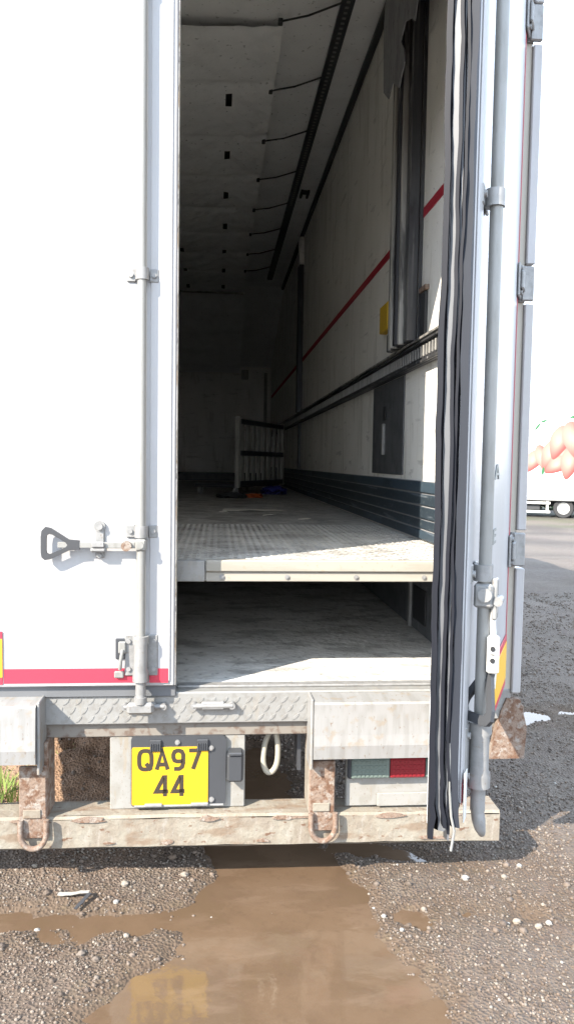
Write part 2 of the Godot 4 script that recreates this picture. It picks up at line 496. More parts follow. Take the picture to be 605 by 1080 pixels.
func build_gravel() -> void:
	var rng := RandomNumberGenerator.new()
	rng.seed = 77
	var tones := [Color(.24, .195, .16), Color(.27, .225, .19), Color(.19, .15, .12), Color(.31, .27, .235), Color(.22, .165, .125), Color(.36, .33, .29), Color(.15, .12, .10)]
	var zones := [[Rect2(-1.2, -.7, 2.7, 1.7), 420, .010, .020], [Rect2(-1.2, -.75, 2.7, 1.75), 46000, .0022, .0075], [Rect2(1.0, -3.2, 1.6, 3.0), 24000, .003, .009], [Rect2(1.6, -7.0, 3.6, 4.2), 14000, .006, .014], [Rect2(-.1, -2.3, 1.0, 1.6), 5000, .004, .012], [Rect2(-1.1, -2.3, 1.0, 1.6), 900, .003, .014]]
	for v in 3:
		var pm := pebble_mesh(100 + v)
		var xf: Array[Transform3D] = []
		var cols := PackedColorArray()
		for zn in zones:
			var rc: Rect2 = zn[0]
			for i in int(zn[1] / 3):
				var x := rng.randf_range(rc.position.x, rc.end.x)
				var z := rng.randf_range(rc.position.y, rc.end.y)
				var big := pow(rng.randf(), 3.0)
				var keep := rng.randf()
				var d := shore(x, z)
				if d < .01 + .16 * keep * keep:
					continue
				if n3.get_noise_2d(x * 7.0 + 9.0, z * 7.0) * .5 + .5 < keep * .72:
					continue
				var r: float = lerpf(zn[2], zn[3], big)
				var b := Basis(Vector3.UP, rng.randf() * TAU) * Basis(Vector3.RIGHT, rng.randf_range(-.4, .4))
				b = b.scaled(Vector3(1, 1, 1) * r)
				xf.append(Transform3D(b, Vector3(x, height(x, z, d) + r * .22, z)))
				var c: Color = tones[rng.randi() % tones.size()]
				c = c * rng.randf_range(.34, .58) * Color(1.0, .94, .88)
				if rng.randf() < .004:
					c = Color(.27, .255, .235)
				c.a = 1.0
				cols.append(c)
		var mm := MultiMesh.new()
		mm.transform_format = MultiMesh.TRANSFORM_3D
		mm.use_colors = true
		mm.mesh = pm
		mm.instance_count = xf.size()
		for i in xf.size():
			mm.set_instance_transform(i, xf[i])
			mm.set_instance_color(i, cols[i])
		var o := MultiMeshInstance3D.new()
		o.name = numbered("gravel")
		o.multimesh = mm
		o.material_override = M.stone
		add_child(o)
		o.set_meta("kind", "stuff")
		o.set_meta("label", "loose brown and grey gravel strewn over the yard")
		o.set_meta("category", "gravel")

func stone_at(x: float, z: float, r: float, label: String, sd: int) -> void:
	var h := maxf(height(x, z, shore(x, z)), -.008)
	var o := part("stone", pebble_mesh(sd), M.stone_pale, self)
	o.position = Vector3(x, h + r * .3, z)
	o.scale = Vector3(r, r, r)
	o.rotation.y = sd * 1.3
	tag(o, label, "stone", "pale stones on the ground")

func tuft(at: Vector3, n: int, tall: float, spread: float, label: String, sd: int) -> void:
	var rng := RandomNumberGenerator.new()
	rng.seed = sd
	var st := mesh()
	for i in n:
		var a := rng.randf() * TAU
		var p := Vector3(cos(a), 0, sin(a)) * spread * sqrt(rng.randf())
		p.y = -.01
		var lean := Vector3(cos(a + rng.randf_range(-1, 1)), 0, sin(a + rng.randf_range(-1, 1))) * rng.randf_range(.1, .7)
		var h := tall * rng.randf_range(.5, 1.0)
		var side := Vector3(-sin(a), 0, cos(a)) * rng.randf_range(.0025, .005)
		var c := Color(.10, .17, .035).lerp(Color(.22, .28, .07), rng.randf())
		st.set_color(c)
		var mid := p + Vector3(0, h * .6, 0) + lean * h * .3
		var tip := p + Vector3(0, h, 0) + lean * h
		var nn := side.cross(mid - p)
		tri(st, p - side, p + side, mid + side * .8, nn, nn, nn)
		tri(st, p - side, mid + side * .8, mid - side * .8, nn, nn, nn)
		tri(st, mid - side * .8, mid + side * .8, tip, nn, nn, nn)
	var o := part("grass_tuft", st, M.grass, self)
	o.position = at
	tag(o, label, "grass", "grass tufts by the trailer")

# ------------------------------------------------------------------ trailer
const XR := 1.07      # inner face of the right wall
const XL := -1.27
const OR := 1.20      # outer faces
const OL := -1.40
const ROOF := 4.60

func body() -> void:
	boxpart("side_wall", Vector3(XR, .70, -13.3), Vector3(OR - .012, 4.66, -.10), 0.0, M.wall, trailer, "dirty cream right side wall of the load space")
	boxpart("side_wall", Vector3(OL + .012, .70, -13.3), Vector3(XL, 4.66, -.10), 0.0, M.wall, trailer)
	boxpart("roof", Vector3(XL + .001, ROOF, -10.2), Vector3(XR - .001, ROOF + .08, -.10), 0.0, M.ceiling, trailer)
	var st := mesh()
	T = Transform3D(Basis(Vector3(0, 0, -1), Vector3(0, 1, 0), Vector3(1, 0, 0)), Vector3.ZERO)
	prism(st, PackedVector2Array([Vector2(10.2, ROOF), Vector2(13.2, 3.62), Vector2(13.2, 3.72), Vector2(10.2, ROOF + .08)]), XL + .001, XR - .001)
	T = Transform3D.IDENTITY
	part("sloping_roof", st, M.ceiling, trailer)
	boxpart("front_bulkhead", Vector3(XL + .001, .62, -13.3), Vector3(XR - .001, 3.8, -13.2), 0.0, M.wall, trailer)
	boxpart("header", Vector3(XL + .001, 3.46, -.10), Vector3(XR - .001, 4.62, -.03), .004, M.door_white, trailer)
	boxpart("lower_floor", Vector3(XL + .001, .70, -13.19), Vector3(XR - .001, .778, -.085), 0.0, M.floor_worn, trailer)
	# rear corner posts
	boxpart("corner_post", Vector3(1.075, .745, -.097), Vector3(1.172, 4.66, -.004), .006, M.post_paint, trailer)
	boxpart("corner_post", Vector3(-1.372, .745, -.097), Vector3(-1.275, 4.66, -.024), .006, M.post_paint, trailer)
	for y in [[.76, 1.26], [1.41, 2.285], [2.435, 3.25], [3.40, 4.64]]:
		boxpart("corner_trim", Vector3(1.168, y[0], -.099), Vector3(1.204, y[1], .012), .004, M.door_white, trailer)
	# bulkhead lining and evaporator cover
	boxpart("bulkhead_board", Vector3(XL + .01, 1.45, -13.198), Vector3(.90, 3.34, -13.16), .004, M.wall, trailer)
	boxpart("bulkhead_board", Vector3(XL + .01, 1.27, -13.198), Vector3(.90, 1.44, -13.15), .004, M.hatch, trailer)
	boxpart("bulkhead_post", Vector3(.93, 1.27, -13.198), Vector3(.99, 3.5, -13.13), .004, M.cage_slat, trailer)
	boxpart("junction_box", Vector3(.46, 3.36, -13.198), Vector3(.60, 3.55, -13.1), .006, M.cage_slat, trailer)

func interior() -> void:
	# kick boards along the foot of the right wall
	var ys := [1.270, 1.325, 1.378, 1.446, 1.512, 1.578]
	for i in 5:
		boxpart("kick_board", Vector3(XR - .016 + (i % 2) * .002, ys[i] + .004, -13.1), Vector3(XR, ys[i + 1] - .004, -.12), .004, M.kick, trailer)
	boxpart("kick_board_backing", Vector3(XR - .006, 1.271, -13.1), Vector3(XR, 1.577, -.121), 0.0, M.door_white, trailer)
	# load rail
	var rail := boxpart("load_rail", Vector3(XR - .030, 2.18, -13.0), Vector3(XR, 2.30, -.12), .003, M.dark_steel, trailer, "black slotted load rail along the right wall")
	for y in [2.183, 2.283]:
		boxpart("rail_lip", Vector3(XR - .044, y, -13.0), Vector3(XR - .028, y + .014, -.121), .002, M.mast, rail)
	boxpart("rail_cap", Vector3(XR - .05, 2.302, -13.0), Vector3(XR - .002, 2.316, -.122), .002, M.mast_light, rail)
	var st := mesh()
	var z := -.14
	while z > -9.0:
		bx(st, Vector3(XR - .040, 2.212, z - .010), Vector3(XR - .029, 2.270, z), .003)
		z -= .055
	part("rail_rungs", st, M.mast_light, rail).set_meta("kind", "stuff")
	st = mesh()
	z = -.2
	while z > -6.0:
		rod(st, Vector3(XR - .046, 2.192, z), Vector3(XR - .03, 2.192, z), .006, 6)
		z -= .22
	part("rail_rivets", st, M.galv, rail).set_meta("kind", "stuff")
	# painted red line
	for seg in [[-.12, -1.165], [-1.61, -7.08], [-7.3, -12.9]]:
		boxpart("red_line", Vector3(XR - .004, 2.965, seg[1]), Vector3(XR, 3.015, seg[0]), 0.0, M.red_stripe, trailer)
	# hatch under the rail
	var hatch := boxpart("wall_hatch", Vector3(XR - .010, 1.60, -2.36), Vector3(XR, 2.175, -1.48), .003, M.hatch, trailer, "dark grey hatch below the load rail")
	boxpart("hatch_handle", Vector3(XR - .03, 1.72, -1.98), Vector3(XR - .010, 1.92, -1.95), .004, M.galv, hatch)
	boxpart("hatch_keeper", Vector3(XR - .02, 1.94, -1.99), Vector3(XR - .010, 2.03, -1.93), .004, M.black, hatch)
	# lifting mast
	var mast := boxpart("lifting_mast", Vector3(XR - .02, 2.318, -1.60), Vector3(XR, 4.55, -1.17), .002, M.mast, trailer, "greasy black lifting mast on the right wall")
	for b in [[-1.584, -1.562, .07, "mast_light"], [-1.546, -1.492, .06, "mast"], [-1.482, -1.46, .085, "mast_light"], [-1.439, -1.406, .05, "mast"], [-1.39, -1.331, .085, "dark_steel"], [-1.315, -1.299, .075, "mast_light"], [-1.283, -1.218, .05, "mast"], [-1.202, -1.175, .06, "mast"]]:
		boxpart("mast_channel", Vector3(XR - .02 - b[2], 2.32, b[0]), Vector3(XR - .02, 4.5, b[1]), .006, M[b[3]], mast)
	# torn sheet over the mast top
	var zo := [[150, -20], [135, 170], [140, 330], [145, 490], [180, 575], [205, 535], [245, 625], [275, 560], [270, 500], [250, 430], [275, 390], [310, 440], [325, 480], [340, 400], [335, 260], [355, 180], [320, 100], [310, -20]]
	var poly := PackedVector2Array()
	for p in zo:
		# z along the wall and height of each corner of the torn edge
		var px: float = 380.0 + p[0] / 6.05
		poly.append(Vector2(lerpf(1.74, .84, (px - 402.0) / 37.0), lerpf(4.45, 3.68, (p[1] + 20.0) / 645.0) - .0 * px))
	st = mesh()
	T = Transform3D(Basis(Vector3(0, 0, -1), Vector3(0, 1, 0), Vector3(1, 0, 0)), Vector3.ZERO)
	prism(st, poly, XR - .125, XR - .119)
	T = Transform3D.IDENTITY
	part("torn_sheet", st, M.torn, trailer, "torn grey sheet hanging over the mast top")
	# small fittings on the wall
	boxpart("control_box", Vector3(XR - .05, 2.49, -2.02), Vector3(XR, 2.66, -1.80), .006, M.yellow_sign, trailer, "small yellow control box beside the mast")
	boxpart("cable_clip", Vector3(XR - .04, 2.35, -1.84), Vector3(XR, 2.46, -1.76), .006, M.black, trailer)
	boxpart("slot_frame", Vector3(XR - .018, 2.325, -1.13), Vector3(XR, 2.56, -1.04), .003, M.black, trailer)
	boxpart("slot_cap", Vector3(XR - .024, 2.562, -1.14), Vector3(XR, 2.59, -1.02), .003, M.rust, trailer)
	# far post and coving
	boxpart("wall_post", Vector3(XR - .06, 2.32, -7.28), Vector3(XR, 4.2, -7.10), .004, M.dark_steel, trailer)
	boxpart("wall_post", Vector3(XR - .061, 4.205, -7.28), Vector3(XR, 4.55, -7.10), .004, M.wall, trailer)
	boxpart("wall_post", Vector3(XR - .03, 1.58, -7.26), Vector3(XR, 2.178, -7.14), .004, M.dark_steel, trailer)
	boxpart("coving", Vector3(XR - .045, ROOF - .05, -10.2), Vector3(XR - .001, ROOF - .001, -.11), .01, M.grey_plastic, trailer)
	# ceiling rails
	for x in [.79, -.99]:
		var cr := boxpart("ceiling_rail", Vector3(x - .042, ROOF - .03, -9.6), Vector3(x + .042, ROOF, -.2), .004, M.dark_steel, trailer)
		st = mesh()
		z = -1.9
		while z > -6.0:
			bx(st, Vector3(x - .012, ROOF - .0335, z - .02), Vector3(x + .012, ROOF - .029, z), 0.0)
			z -= .06
		part("rail_slots", st, M.galv, cr).set_meta("kind", "stuff")
	st = mesh()
	for xx in [.86, .93]:
		bx(st, Vector3(xx, ROOF - .03, -5.75), Vector3(xx + .025, ROOF, -5.55), .003)
	bx(st, Vector3(.886, ROOF - .03, -5.62), Vector3(.929, ROOF - .001, -5.56), .002)
	part("ceiling_bracket", st, M.black, trailer)
	# fabric air duct under the ceiling, open slots in its face
	var x0 := -.98
	var x1 := .40
	var nu := 56
	var nv := 160
	var fn := FastNoiseLite.new()
	fn.seed = 31; fn.frequency = .9; fn.fractal_octaves = 3
	var f := func(i: int, j: int) -> Vector3:
		var x := lerpf(x0, x1, float(i) / nu)
		var zz := lerpf(-2.34, -10.25, float(j) / nv)
		var e := absf(2.0 * i / nu - 1.0)
		var along := fposmod(-zz - 3.15, .96) / .96
		var sag := .045 * (1.0 - e * e) + .022 * sin(PI * along) * (.4 + .6 * e)
		var right := smoothstep(.0, .38, x)
		var crease := sin((zz * 3.2 + (x - .4) * 5.5) * 6.0) * .008 * smoothstep(-.05, .2, x) * (1.0 - right * .3)
		crease += fn.get_noise_2d(x * 2.0 + zz * 1.4, zz * 3.0 - x * 3.0) * .011
		crease += .020 * exp(-pow((along - (1.0 if along > .5 else 0.0)) / .03, 2.0))
		return Vector3(x, ROOF - .05 - sag + crease, zz)
	var holes := func(i: int, j: int) -> bool:
		for c in [41, 18]:
			if i == c or i == c + 1:
				var ph := fposmod((float(j) / nv) * 7.91 - .90, 1.10)
				return ph < .20 and j > 8
		return false
	part("air_duct", sheet(nu, nv, f, Vector3.DOWN, holes), M.fabric, trailer, "sagging off-white fabric air duct under the ceiling")
	for c in [41, 18]:
		for k in 7:
			var zz := -2.34 - .90 - k * 1.10
			if zz < -10.2:
				continue
			var xx := lerpf(x0, x1, (c + 1.0) / nu)
			boxpart("duct_slot", Vector3(xx - .06, ROOF - .045, zz - .48), Vector3(xx + .06, ROOF - .040, zz - .02), 0.0, M.black, trailer)
	var fs := func(i: int, j: int) -> Vector3:
		var x := lerpf(x0, x1 + .02, float(i) / 28)
		var t := float(j) / 30
		return Vector3(x, lerpf(ROOF - .10, 3.52, t) - .05 + .012 * sin(t * 28.0) + fn.get_noise_2d(x * 2.0, t * 6.0) * .02, lerpf(-10.26, -13.05, t))
	var hs := func(i: int, j: int) -> bool:
		return (i == 20 or i == 9) and (j % 9 == 3 or j % 9 == 4)
	part("air_duct", sheet(28, 30, fs, Vector3.DOWN, hs), M.fabric, trailer)
	boxpart("duct_batten", Vector3(x0, ROOF - .13, -10.27), Vector3(x1, ROOF - .105, -10.24), .004, M.cage_slat, trailer)
	for k in 8:
		var zz := -2.30 - k * .952
		st = mesh()
		tube(st, [Vector3(.385, ROOF - .058, zz), Vector3(.55, ROOF - .062, zz + .09), Vector3(.75, ROOF - .032, zz + .2)], .0065, 6)
		var cord := part("bungee_cord", st, M.black, trailer)
		boxpart("cord_hook", Vector3(.362, ROOF - .078, zz - .025), Vector3(.392, ROOF - .048, zz + .025), .004, M.black, cord)

func build_deck() -> void:
	var dk := boxpart("lifting_deck", Vector3(XL + .01, 1.185, -13.1), Vector3(XR - .012, 1.266, -.16), .003, M.deck, trailer, "worn grey lifting deck lowered near the floor")
	boxpart("deck_plank", Vector3(-.045, 1.224, -.158), Vector3(1.055, 1.270, -.122), .004, M.plank, dk, "pale timber plank along the deck edge")
	boxpart("deck_channel", Vector3(-.045, 1.183, -.159), Vector3(1.055, 1.2225, -.134), .003, M.plank, dk)
	boxpart("deck_tread_plate", Vector3(-1.25, 1.183, -.159), Vector3(-.047, 1.2675, -.130), .003, M.tread, dk)
	tread_bars(dk, -1.24, -.055, 1.19, 1.26, -.130)
	for x in [.02, .28, .56, .84]:
		var st := mesh()
		rod(st, Vector3(x, 1.202, -.136), Vector3(x, 1.202, -.130), .010, 10)
		rod(st, Vector3(x, 1.202, -.132), Vector3(x, 1.202, -.126), .005, 8)
		part("rivet", st, M.galv, dk)
	# raised ribs of the deck's chequer plate near the rear edge
	var st2 := mesh()
	var rng := RandomNumberGenerator.new()
	rng.seed = 4
	for j in 52:
		for i in 66:
			var x := -1.2 + i * .034
			var z := -.20 - j * .034
			var s := 1.0 if (i + j) % 2 == 0 else -1.0
			T = Transform3D(Basis(Vector3.UP, s * PI / 4), Vector3(x, 1.266, z))
			bx(st2, Vector3(-.012, 0, -.003), Vector3(.012, .0022, .003), .0012)
	T = Transform3D.IDENTITY
	part("chequer_ribs", st2, M.deck, dk).set_meta("kind", "stuff")
	# lining of the well under the deck
	boxpart("well_lining", Vector3(XR - .012, .782, -13.0), Vector3(XR, 1.18, -.12), .002, M.hatch, trailer)
	boxpart("well_post", Vector3(XR - .03, .782, -1.19), Vector3(XR - .013, 1.18, -1.15), .003, M.galv, trailer)
	boxpart("well_box", Vector3(XR - .022, .84, -1.10), Vector3(XR - .013, 1.02, -.86), .003, M.black, trailer)

# slanted raised bars of a tread plate that stands upright at z
func tread_bars(parent: Node, x0: float, x1: float, y0: float, y1: float, z: float) -> void:
	var st := mesh()
	var dy := .034
	var rows := int((y1 - y0) / dy) + 1
	var cols := int((x1 - x0) / .046)
	for r in rows:
		for c in cols:
			var x := x0 + (c + (.5 if r % 2 == 1 else 0.0)) * .046 + .015
			var y := y0 + (r + .5) * (y1 - y0) / rows
			T = Transform3D(Basis(Vector3(0, 0, 1), PI / 4 if r % 2 == 0 else PI / 3.4), Vector3(x, y, z))
			prism(st, PackedVector2Array([Vector2(-.017, 0), Vector2(-.007, -.0048), Vector2(.007, -.0048), Vector2(.017, 0), Vector2(.007, .0048), Vector2(-.007, .0048)]), 0.0, .0022)
	T = Transform3D.IDENTITY
	part("tread_pattern", st, M.tread, parent).set_meta("kind", "stuff")

func rear_frame() -> void:
	var sill := boxpart("rear_sill", Vector3(-1.372, .652, -.09), Vector3(1.17, .776, 0.0), .005, M.tread, trailer, "pale tread plate rear sill")
	tread_bars(sill, -1.36, 1.12, .658, .760, 0.0)
	# top edge strip of the sill
	boxpart("sill_edge", Vector3(-.15, .777, -.10), Vector3(1.07, .786, -.052), .002, M.galv, sill)
	for x in [-.27, -.01]:
		var st := mesh()
		rod(st, Vector3(x - .075, .728, .022), Vector3(x + .075, .728, .022), .011, 12)
		bx(st, Vector3(x - .045, .712, .002), Vector3(x + .045, .744, .03), .006)
		for s in [-1, 1]:
			rod(st, Vector3(x + s * .072, .728, .002), Vector3(x + s * .072, .728, .03), .013, 12)
		part("lock_keeper", st, M.galv, sill)
	boxpart("under_sill_beam", Vector3(-1.34, .595, -.16), Vector3(1.14, .652, -.025), .004, M.chassis, trailer)
	# dock buffers
	for b in [[.369, .90], [-1.12, -.651]]:
		var st := mesh()
		T = Transform3D(Basis(Vector3(0, 0, 1), Vector3(0, 1, 0), Vector3(-1, 0, 0)), Vector3.ZERO)
		# profile in (z, y) pushed along -x
		prism(st, PackedVector2Array([Vector2(.003, .52), Vector2(.085, .535), Vector2(.118, .548), Vector2(.124, .60), Vector2(.120, .64), Vector2(.114, .756), Vector2(.108, .763), Vector2(.003, .768)]), -b[0], -b[1])
		T = Transform3D.IDENTITY
		var bf := part("dock_buffer", st, M.buffer, trailer)
		boxpart("buffer_flange", Vector3(b[0] - .012 if b[0] > 0 else b[1] + .001, .50, -.02), Vector3(b[0] - .001 if b[0] > 0 else b[1] + .012, .772, .10), .003, M.buffer, bf)
	# underrun bar with its two struts and rings
	var bar_shape := mesh()
	var nseg := 48
	var xa := -1.34
	var xb := 1.128
	var fn := FastNoiseLite.new()
	fn.seed = 3; fn.frequency = 1.4
	var prof := [Vector2(.178, -.10), Vector2(.176, .022), Vector2(.184, .032), Vector2(.292, .032), Vector2(.302, .024), Vector2(.304, -.10)]
	for i in nseg:
		for k in 6:
			var q := []
			for e in [[0, 0], [1, 0], [1, 1], [0, 1]]:
				var x: float = lerpf(xa, xb, float(i + e[0]) / nseg)
				var p: Vector2 = prof[(k + e[1]) % 6]
				var w := fn.get_noise_2d(x * 1.5, k * 2.0) * .006
				q.append(Vector3(x, p.x + w - .010 * (x - .1), p.y + fn.get_noise_2d(x * 2.0, 30.0) * .005))
			var pa: Vector2 = prof[k]
			var pb: Vector2 = prof[(k + 1) % 6]
			var nn := Vector3(0, pa.y - pb.y, pb.x - pa.x)
			quad(bar_shape, q[0], q[1], q[2], q[3], nn)
	for e in [xa, xb]:
		var c := PackedVector2Array()
		for p in prof:
			c.append(Vector2(p.y, p.x - .010 * (e - .1)))
		T = Transform3D(Basis(Vector3(0, 0, 1), Vector3(0, 1, 0), Vector3(-1, 0, 0)), Vector3.ZERO)
		prism(bar_shape, c, -e - .001, -e + .001)
		T = Transform3D.IDENTITY
	var bar := part("underrun_bar", bar_shape, M.rust_cream, trailer, "flaking cream underrun bar with rust patches")
	var fr := RandomNumberGenerator.new()
	fr.seed = 90
	var fl := mesh()
	for i in 22:
		var fx := fr.randf_range(-1.3, 1.1)
		var low := fr.randf() < .25
		var fw := fr.randf_range(.012, .07) * (1.0 if low else 1.3)
		var fh := fr.randf_range(.004, .014)
		var fy := (.200 if low else .290) - .010 * (fx - .1)
		var pp := PackedVector2Array()
		var kk := 11
		for k in kk:
			var a := TAU * k / kk
			pp.append(Vector2(fx + cos(a) * fw * fr.randf_range(.55, 1.0), fy + sin(a) * fh * fr.randf_range(.5, 1.0)))
		prism(fl, pp, .026, .0372 + i * .00008)
	part("rust_scale", fl, M.rust, bar).set_meta("kind", "stuff")
	for x in [.412, -.676]:
		var strut := boxpart("bumper_strut", Vector3(x - .050, .238, .036), Vector3(x + .050, .515, .052), .004, M.rust, trailer)
		boxpart("strut_web", Vector3(x - .052 if x > 0 else x + .036, .31, -.09), Vector3(x - .036 if x > 0 else x + .052, .60, .035), .003, M.rust_cream if x > 0 else M.rust, strut)
		var st := mesh()
		var pts := []
		for k in 17:
			var a := PI * k / 16.0
			pts.append(Vector3(x + .004 - cos(a) * .047, .262 - sin(a) * .056, .066))
		pts.push_front(Vector3(x - .043, .315, .062))
		pts.append(Vector3(x + .051, .315, .062))
		tube(st, pts, .0105, 10)
		part("tow_ring", st, M.rust, strut)
		st = mesh()
		bx(st, Vector3(x - .035, .318, .0525), Vector3(x + .03, .352, .058), .004)
		part("weld_patch", st, M.rust_cream, strut)
	# corner gusset at the right
	var gs := mesh()
	T = Transform3D(Basis.IDENTITY, Vector3(0, 0, 0))
	prism(gs, PackedVector2Array([Vector2(1.085, .495), Vector2(1.228, .495), Vector2(1.236, .62), Vector2(1.205, .735), Vector2(1.15, .74), Vector2(1.128, .69)]), -.02, .01)
	bx(gs, Vector3(1.215, .50, -.12), Vector3(1.234, .70, -.021), .003)
	part("corner_gusset", gs, M.rust, trailer, "rusty grey steel gusset at the rear corner")
	# chassis seen under the floor
	for x in [-.55, .35]:
		boxpart("chassis_rail", Vector3(x - .05, .40 if x > 5 else .46, -12.5), Vector3(x + .05, .615, -2.4), .004, M.chassis, trailer)
	for i in 10:
		var z := -.9 - i * 1.2
		boxpart("cross_member", Vector3(-1.30, .616, z - .04), Vector3(1.12, .699, z + .04), .003, M.chassis, trailer)
	var bk := mesh()
	T = Transform3D(Basis(Vector3(0, 0, 1), Vector3(0, 1, 0), Vector3(-1, 0, 0)), Vector3.ZERO)
	prism(bk, PackedVector2Array([Vector2(-.34, .60), Vector2(-.12, .60), Vector2(-.10, .42), Vector2(-.16, .42)]), -.33, -.345)
	T = Transform3D.IDENTITY
	part("hanger_plate", bk, M.dark_steel, trailer)
	for x in [-1.02, .82]:
		boxpart("mud_flap", Vector3(x - .27, .16, -2.06), Vector3(x + .27, .70, -2.045), .003, M.tyre, trailer)
	for k in 2:
		for s in [-1, 1]:
			wheel(trailer, Vector3(-.10 + s * 1.06, .40, -4.3 - k * 1.25), s, .40, .3)

func wheel(parent: Node, c: Vector3, s: float, r: float, w: float) -> void:
	var st := mesh()
	T = Transform3D(Basis(Vector3(0, 0, 1), Vector3(1, 0, 0), Vector3(0, 1, 0)), c)
	var prof := [[-.5, .62], [-.5, .92], [-.42, .99], [-.2, 1.0], [.2, 1.0], [.42, .99], [.5, .92], [.5, .62]]
	lathe(st, prof, r, w, 32)
	var ty := part("wheel", st, M.tyre, parent)
	st = mesh()
	lathe(st, [[s * .30, .0], [s * .30, .22], [s * .42, .24], [s * .42, .30], [s * .28, .34], [s * .34, .52], [s * .46, .60], [s * .46, .66]], r, w, 24)
	T = Transform3D.IDENTITY
	part("rim", st, M.rim, ty)

# profile of [along the axle, radius], axle along local y
func lathe(st: SurfaceTool, prof: Array, r: float, w: float, n: int) -> void:
	for i in prof.size() - 1:
		var a: Array = prof[i]
		var b: Array = prof[i + 1]
		for j in n:
			var t0 := TAU * j / n
			var t1 := TAU * (j + 1) / n
			var nr: float = (b[0] - a[0]) * w
			var ny: float = -(b[1] - a[1]) * r
			var f := 1.0
			var n0 := Vector3(cos(t0) * nr, ny, sin(t0) * nr) * f
			var n1_ := Vector3(cos(t1) * nr, ny, sin(t1) * nr) * f
			var p := []
			for q in [[a, t0], [a, t1], [b, t1], [b, t0]]:
				p.append(Vector3(cos(q[1]) * q[0][1] * r, q[0][0] * w, sin(q[1]) * q[0][1] * r))
			tri(st, p[0], p[1], p[2], n0, n1_, n1_)
			tri(st, p[0], p[2], p[3], n0, n1_, n0)

func number_plate() -> void:
	var pn := boxpart("plate_panel", Vector3(-.404, .306, -.055), Vector3(.117, .60, -.03), .004, M.panel_grey, trailer, "pale grey steel panel behind the number plate")
	# black holder with rounded corners
	var st := mesh()
	prism(st, rounded(Vector2(-.322, .322), Vector2(.042, .600), .016), -.030, -.012)
	var ho := part("plate_holder", st, M.grey_plastic, trailer)
	st = mesh()
	prism(st, rounded(Vector2(-.318, .331), Vector2(-.027, .558), .006), -.0125, -.008)
	var np := part("number_plate", st, M.yellow_plate, ho, "yellow number plate reading QA97 44")
	var k := .00098
	var ox := -.318 - 150 * k
	var oy := .558 + 197 * k * 1.075
	var kk := k * 1.06
	var W := .0156
	var glyphs := {
		"Q": [[arc_box(0, 0, 1, 1)], [[Vector2(.55, .32), Vector2(.98, -.04)]]],
		"A": [[[Vector2(.0, 0), Vector2(.5, 1.0), Vector2(1.0, 0)]], [[Vector2(.2, .27), Vector2(.8, .27)]]],
		"9": [[[Vector2(.12, .0), Vector2(.6, .0), Vector2(.85, .1), Vector2(.96, .32), Vector2(.96, .78), Vector2(.82, .95), Vector2(.6, 1), Vector2(.38, 1), Vector2(.16, .95), Vector2(.04, .8), Vector2(.04, .62), Vector2(.16, .46), Vector2(.38, .41), Vector2(.93, .41)]]],
		"7": [[[Vector2(.0, 1), Vector2(1.0, 1), Vector2(.38, 0)]]],
		"4": [[[Vector2(.74, 0), Vector2(.74, 1), Vector2(.62, 1), Vector2(.0, .25), Vector2(1.0, .25)]]]}
	for g in [["Q", 178, 226, 212, 282], ["A", 246, 289, 212, 284], ["9", 309, 351, 213, 282], ["7", 372, 414, 213, 284], ["4", 244, 291, 313, 386], ["4", 310, 355, 313, 386]]:
		st = mesh()
		var lift := 0.0
		for grp in glyphs[g[0]]:
			for line in grp:
				var pts := []
				for p in line:
					pts.append(Vector2(ox + lerpf(g[1], g[2], p.x) * k, oy - lerpf(g[4], g[3], p.y) * kk))
				stroke(st, pts, W, -.0078, -.0070 + lift)
				lift += .0002
		part("plate_character", st, M.plate_ink, np)
	for x in [-.228, -.048]:
		st = mesh()
		bx(st, Vector3(x - .022, .542, -.010), Vector3(x + .022, .588, -.002), .003)
		for i in 5:
			bx(st, Vector3(x - .019 + i * .0085, .545, -.002), Vector3(x - .015 + i * .0085, .575, .002), .001)
		part("plate_clip", st, M.grey_plastic, ho)
	for x in [-.235, -.058]:
		st = mesh()
		bx(st, Vector3(x - .034, .326, -.010), Vector3(x + .034, .338, .004), .003)
		part("plate_clip", st, M.galv, ho)
	boxpart("holder_lip", Vector3(-.31, .322, -.012), Vector3(.035, .330, -.005), .002, M.galv, ho)
	for p in [Vector2(-.145, .576), Vector2(-.015, .552), Vector2(-.012, .347)]:
		st = mesh()
		rod(st, Vector3(p.x, p.y, -.0125), Vector3(p.x, p.y, -.006), .010, 12)
		rod(st, Vector3(p.x, p.y, -.006), Vector3(p.x, p.y, -.003), .006, 8)
		part("bolt", st, M.galv, ho)
	st = mesh()
	bx(st, Vector3(.046, .425, -.030), Vector3(.108, .535, .022), .008)
	bx(st, Vector3(.052, .531, -.030), Vector3(.104, .545, .03), .004)
	part("plate_lamp", st, M.grey_plastic, trailer, "small grey lamp beside the number plate")

func arc_box(x0: float, y0: float, x1: float, y1: float) -> Array:
	var out := []
	for i in 25:
		var a := TAU * i / 24.0 + PI * .25
		var c := cos(a)
		var s := sin(a)
		var q := pow(pow(absf(c), 3.2) + pow(absf(s), 3.2), -1.0 / 3.2)
		out.append(Vector2(lerpf(x0, x1, .5 + .5 * c * q), lerpf(y0, y1, .5 + .5 * s * q)))
	return out

func rounded(lo: Vector2, hi: Vector2, r: float) -> PackedVector2Array:
	var out := PackedVector2Array()
	for c in [[Vector2(hi.x - r, hi.y - r), 0.0], [Vector2(lo.x + r, hi.y - r), .5], [Vector2(lo.x + r, lo.y + r), 1.0], [Vector2(hi.x - r, lo.y + r), 1.5]]:
		for i in 5:
			var a: float = PI * (c[1] + i / 8.0)
			out.append(c[0] + Vector2(cos(a), sin(a)) * r)
	return out

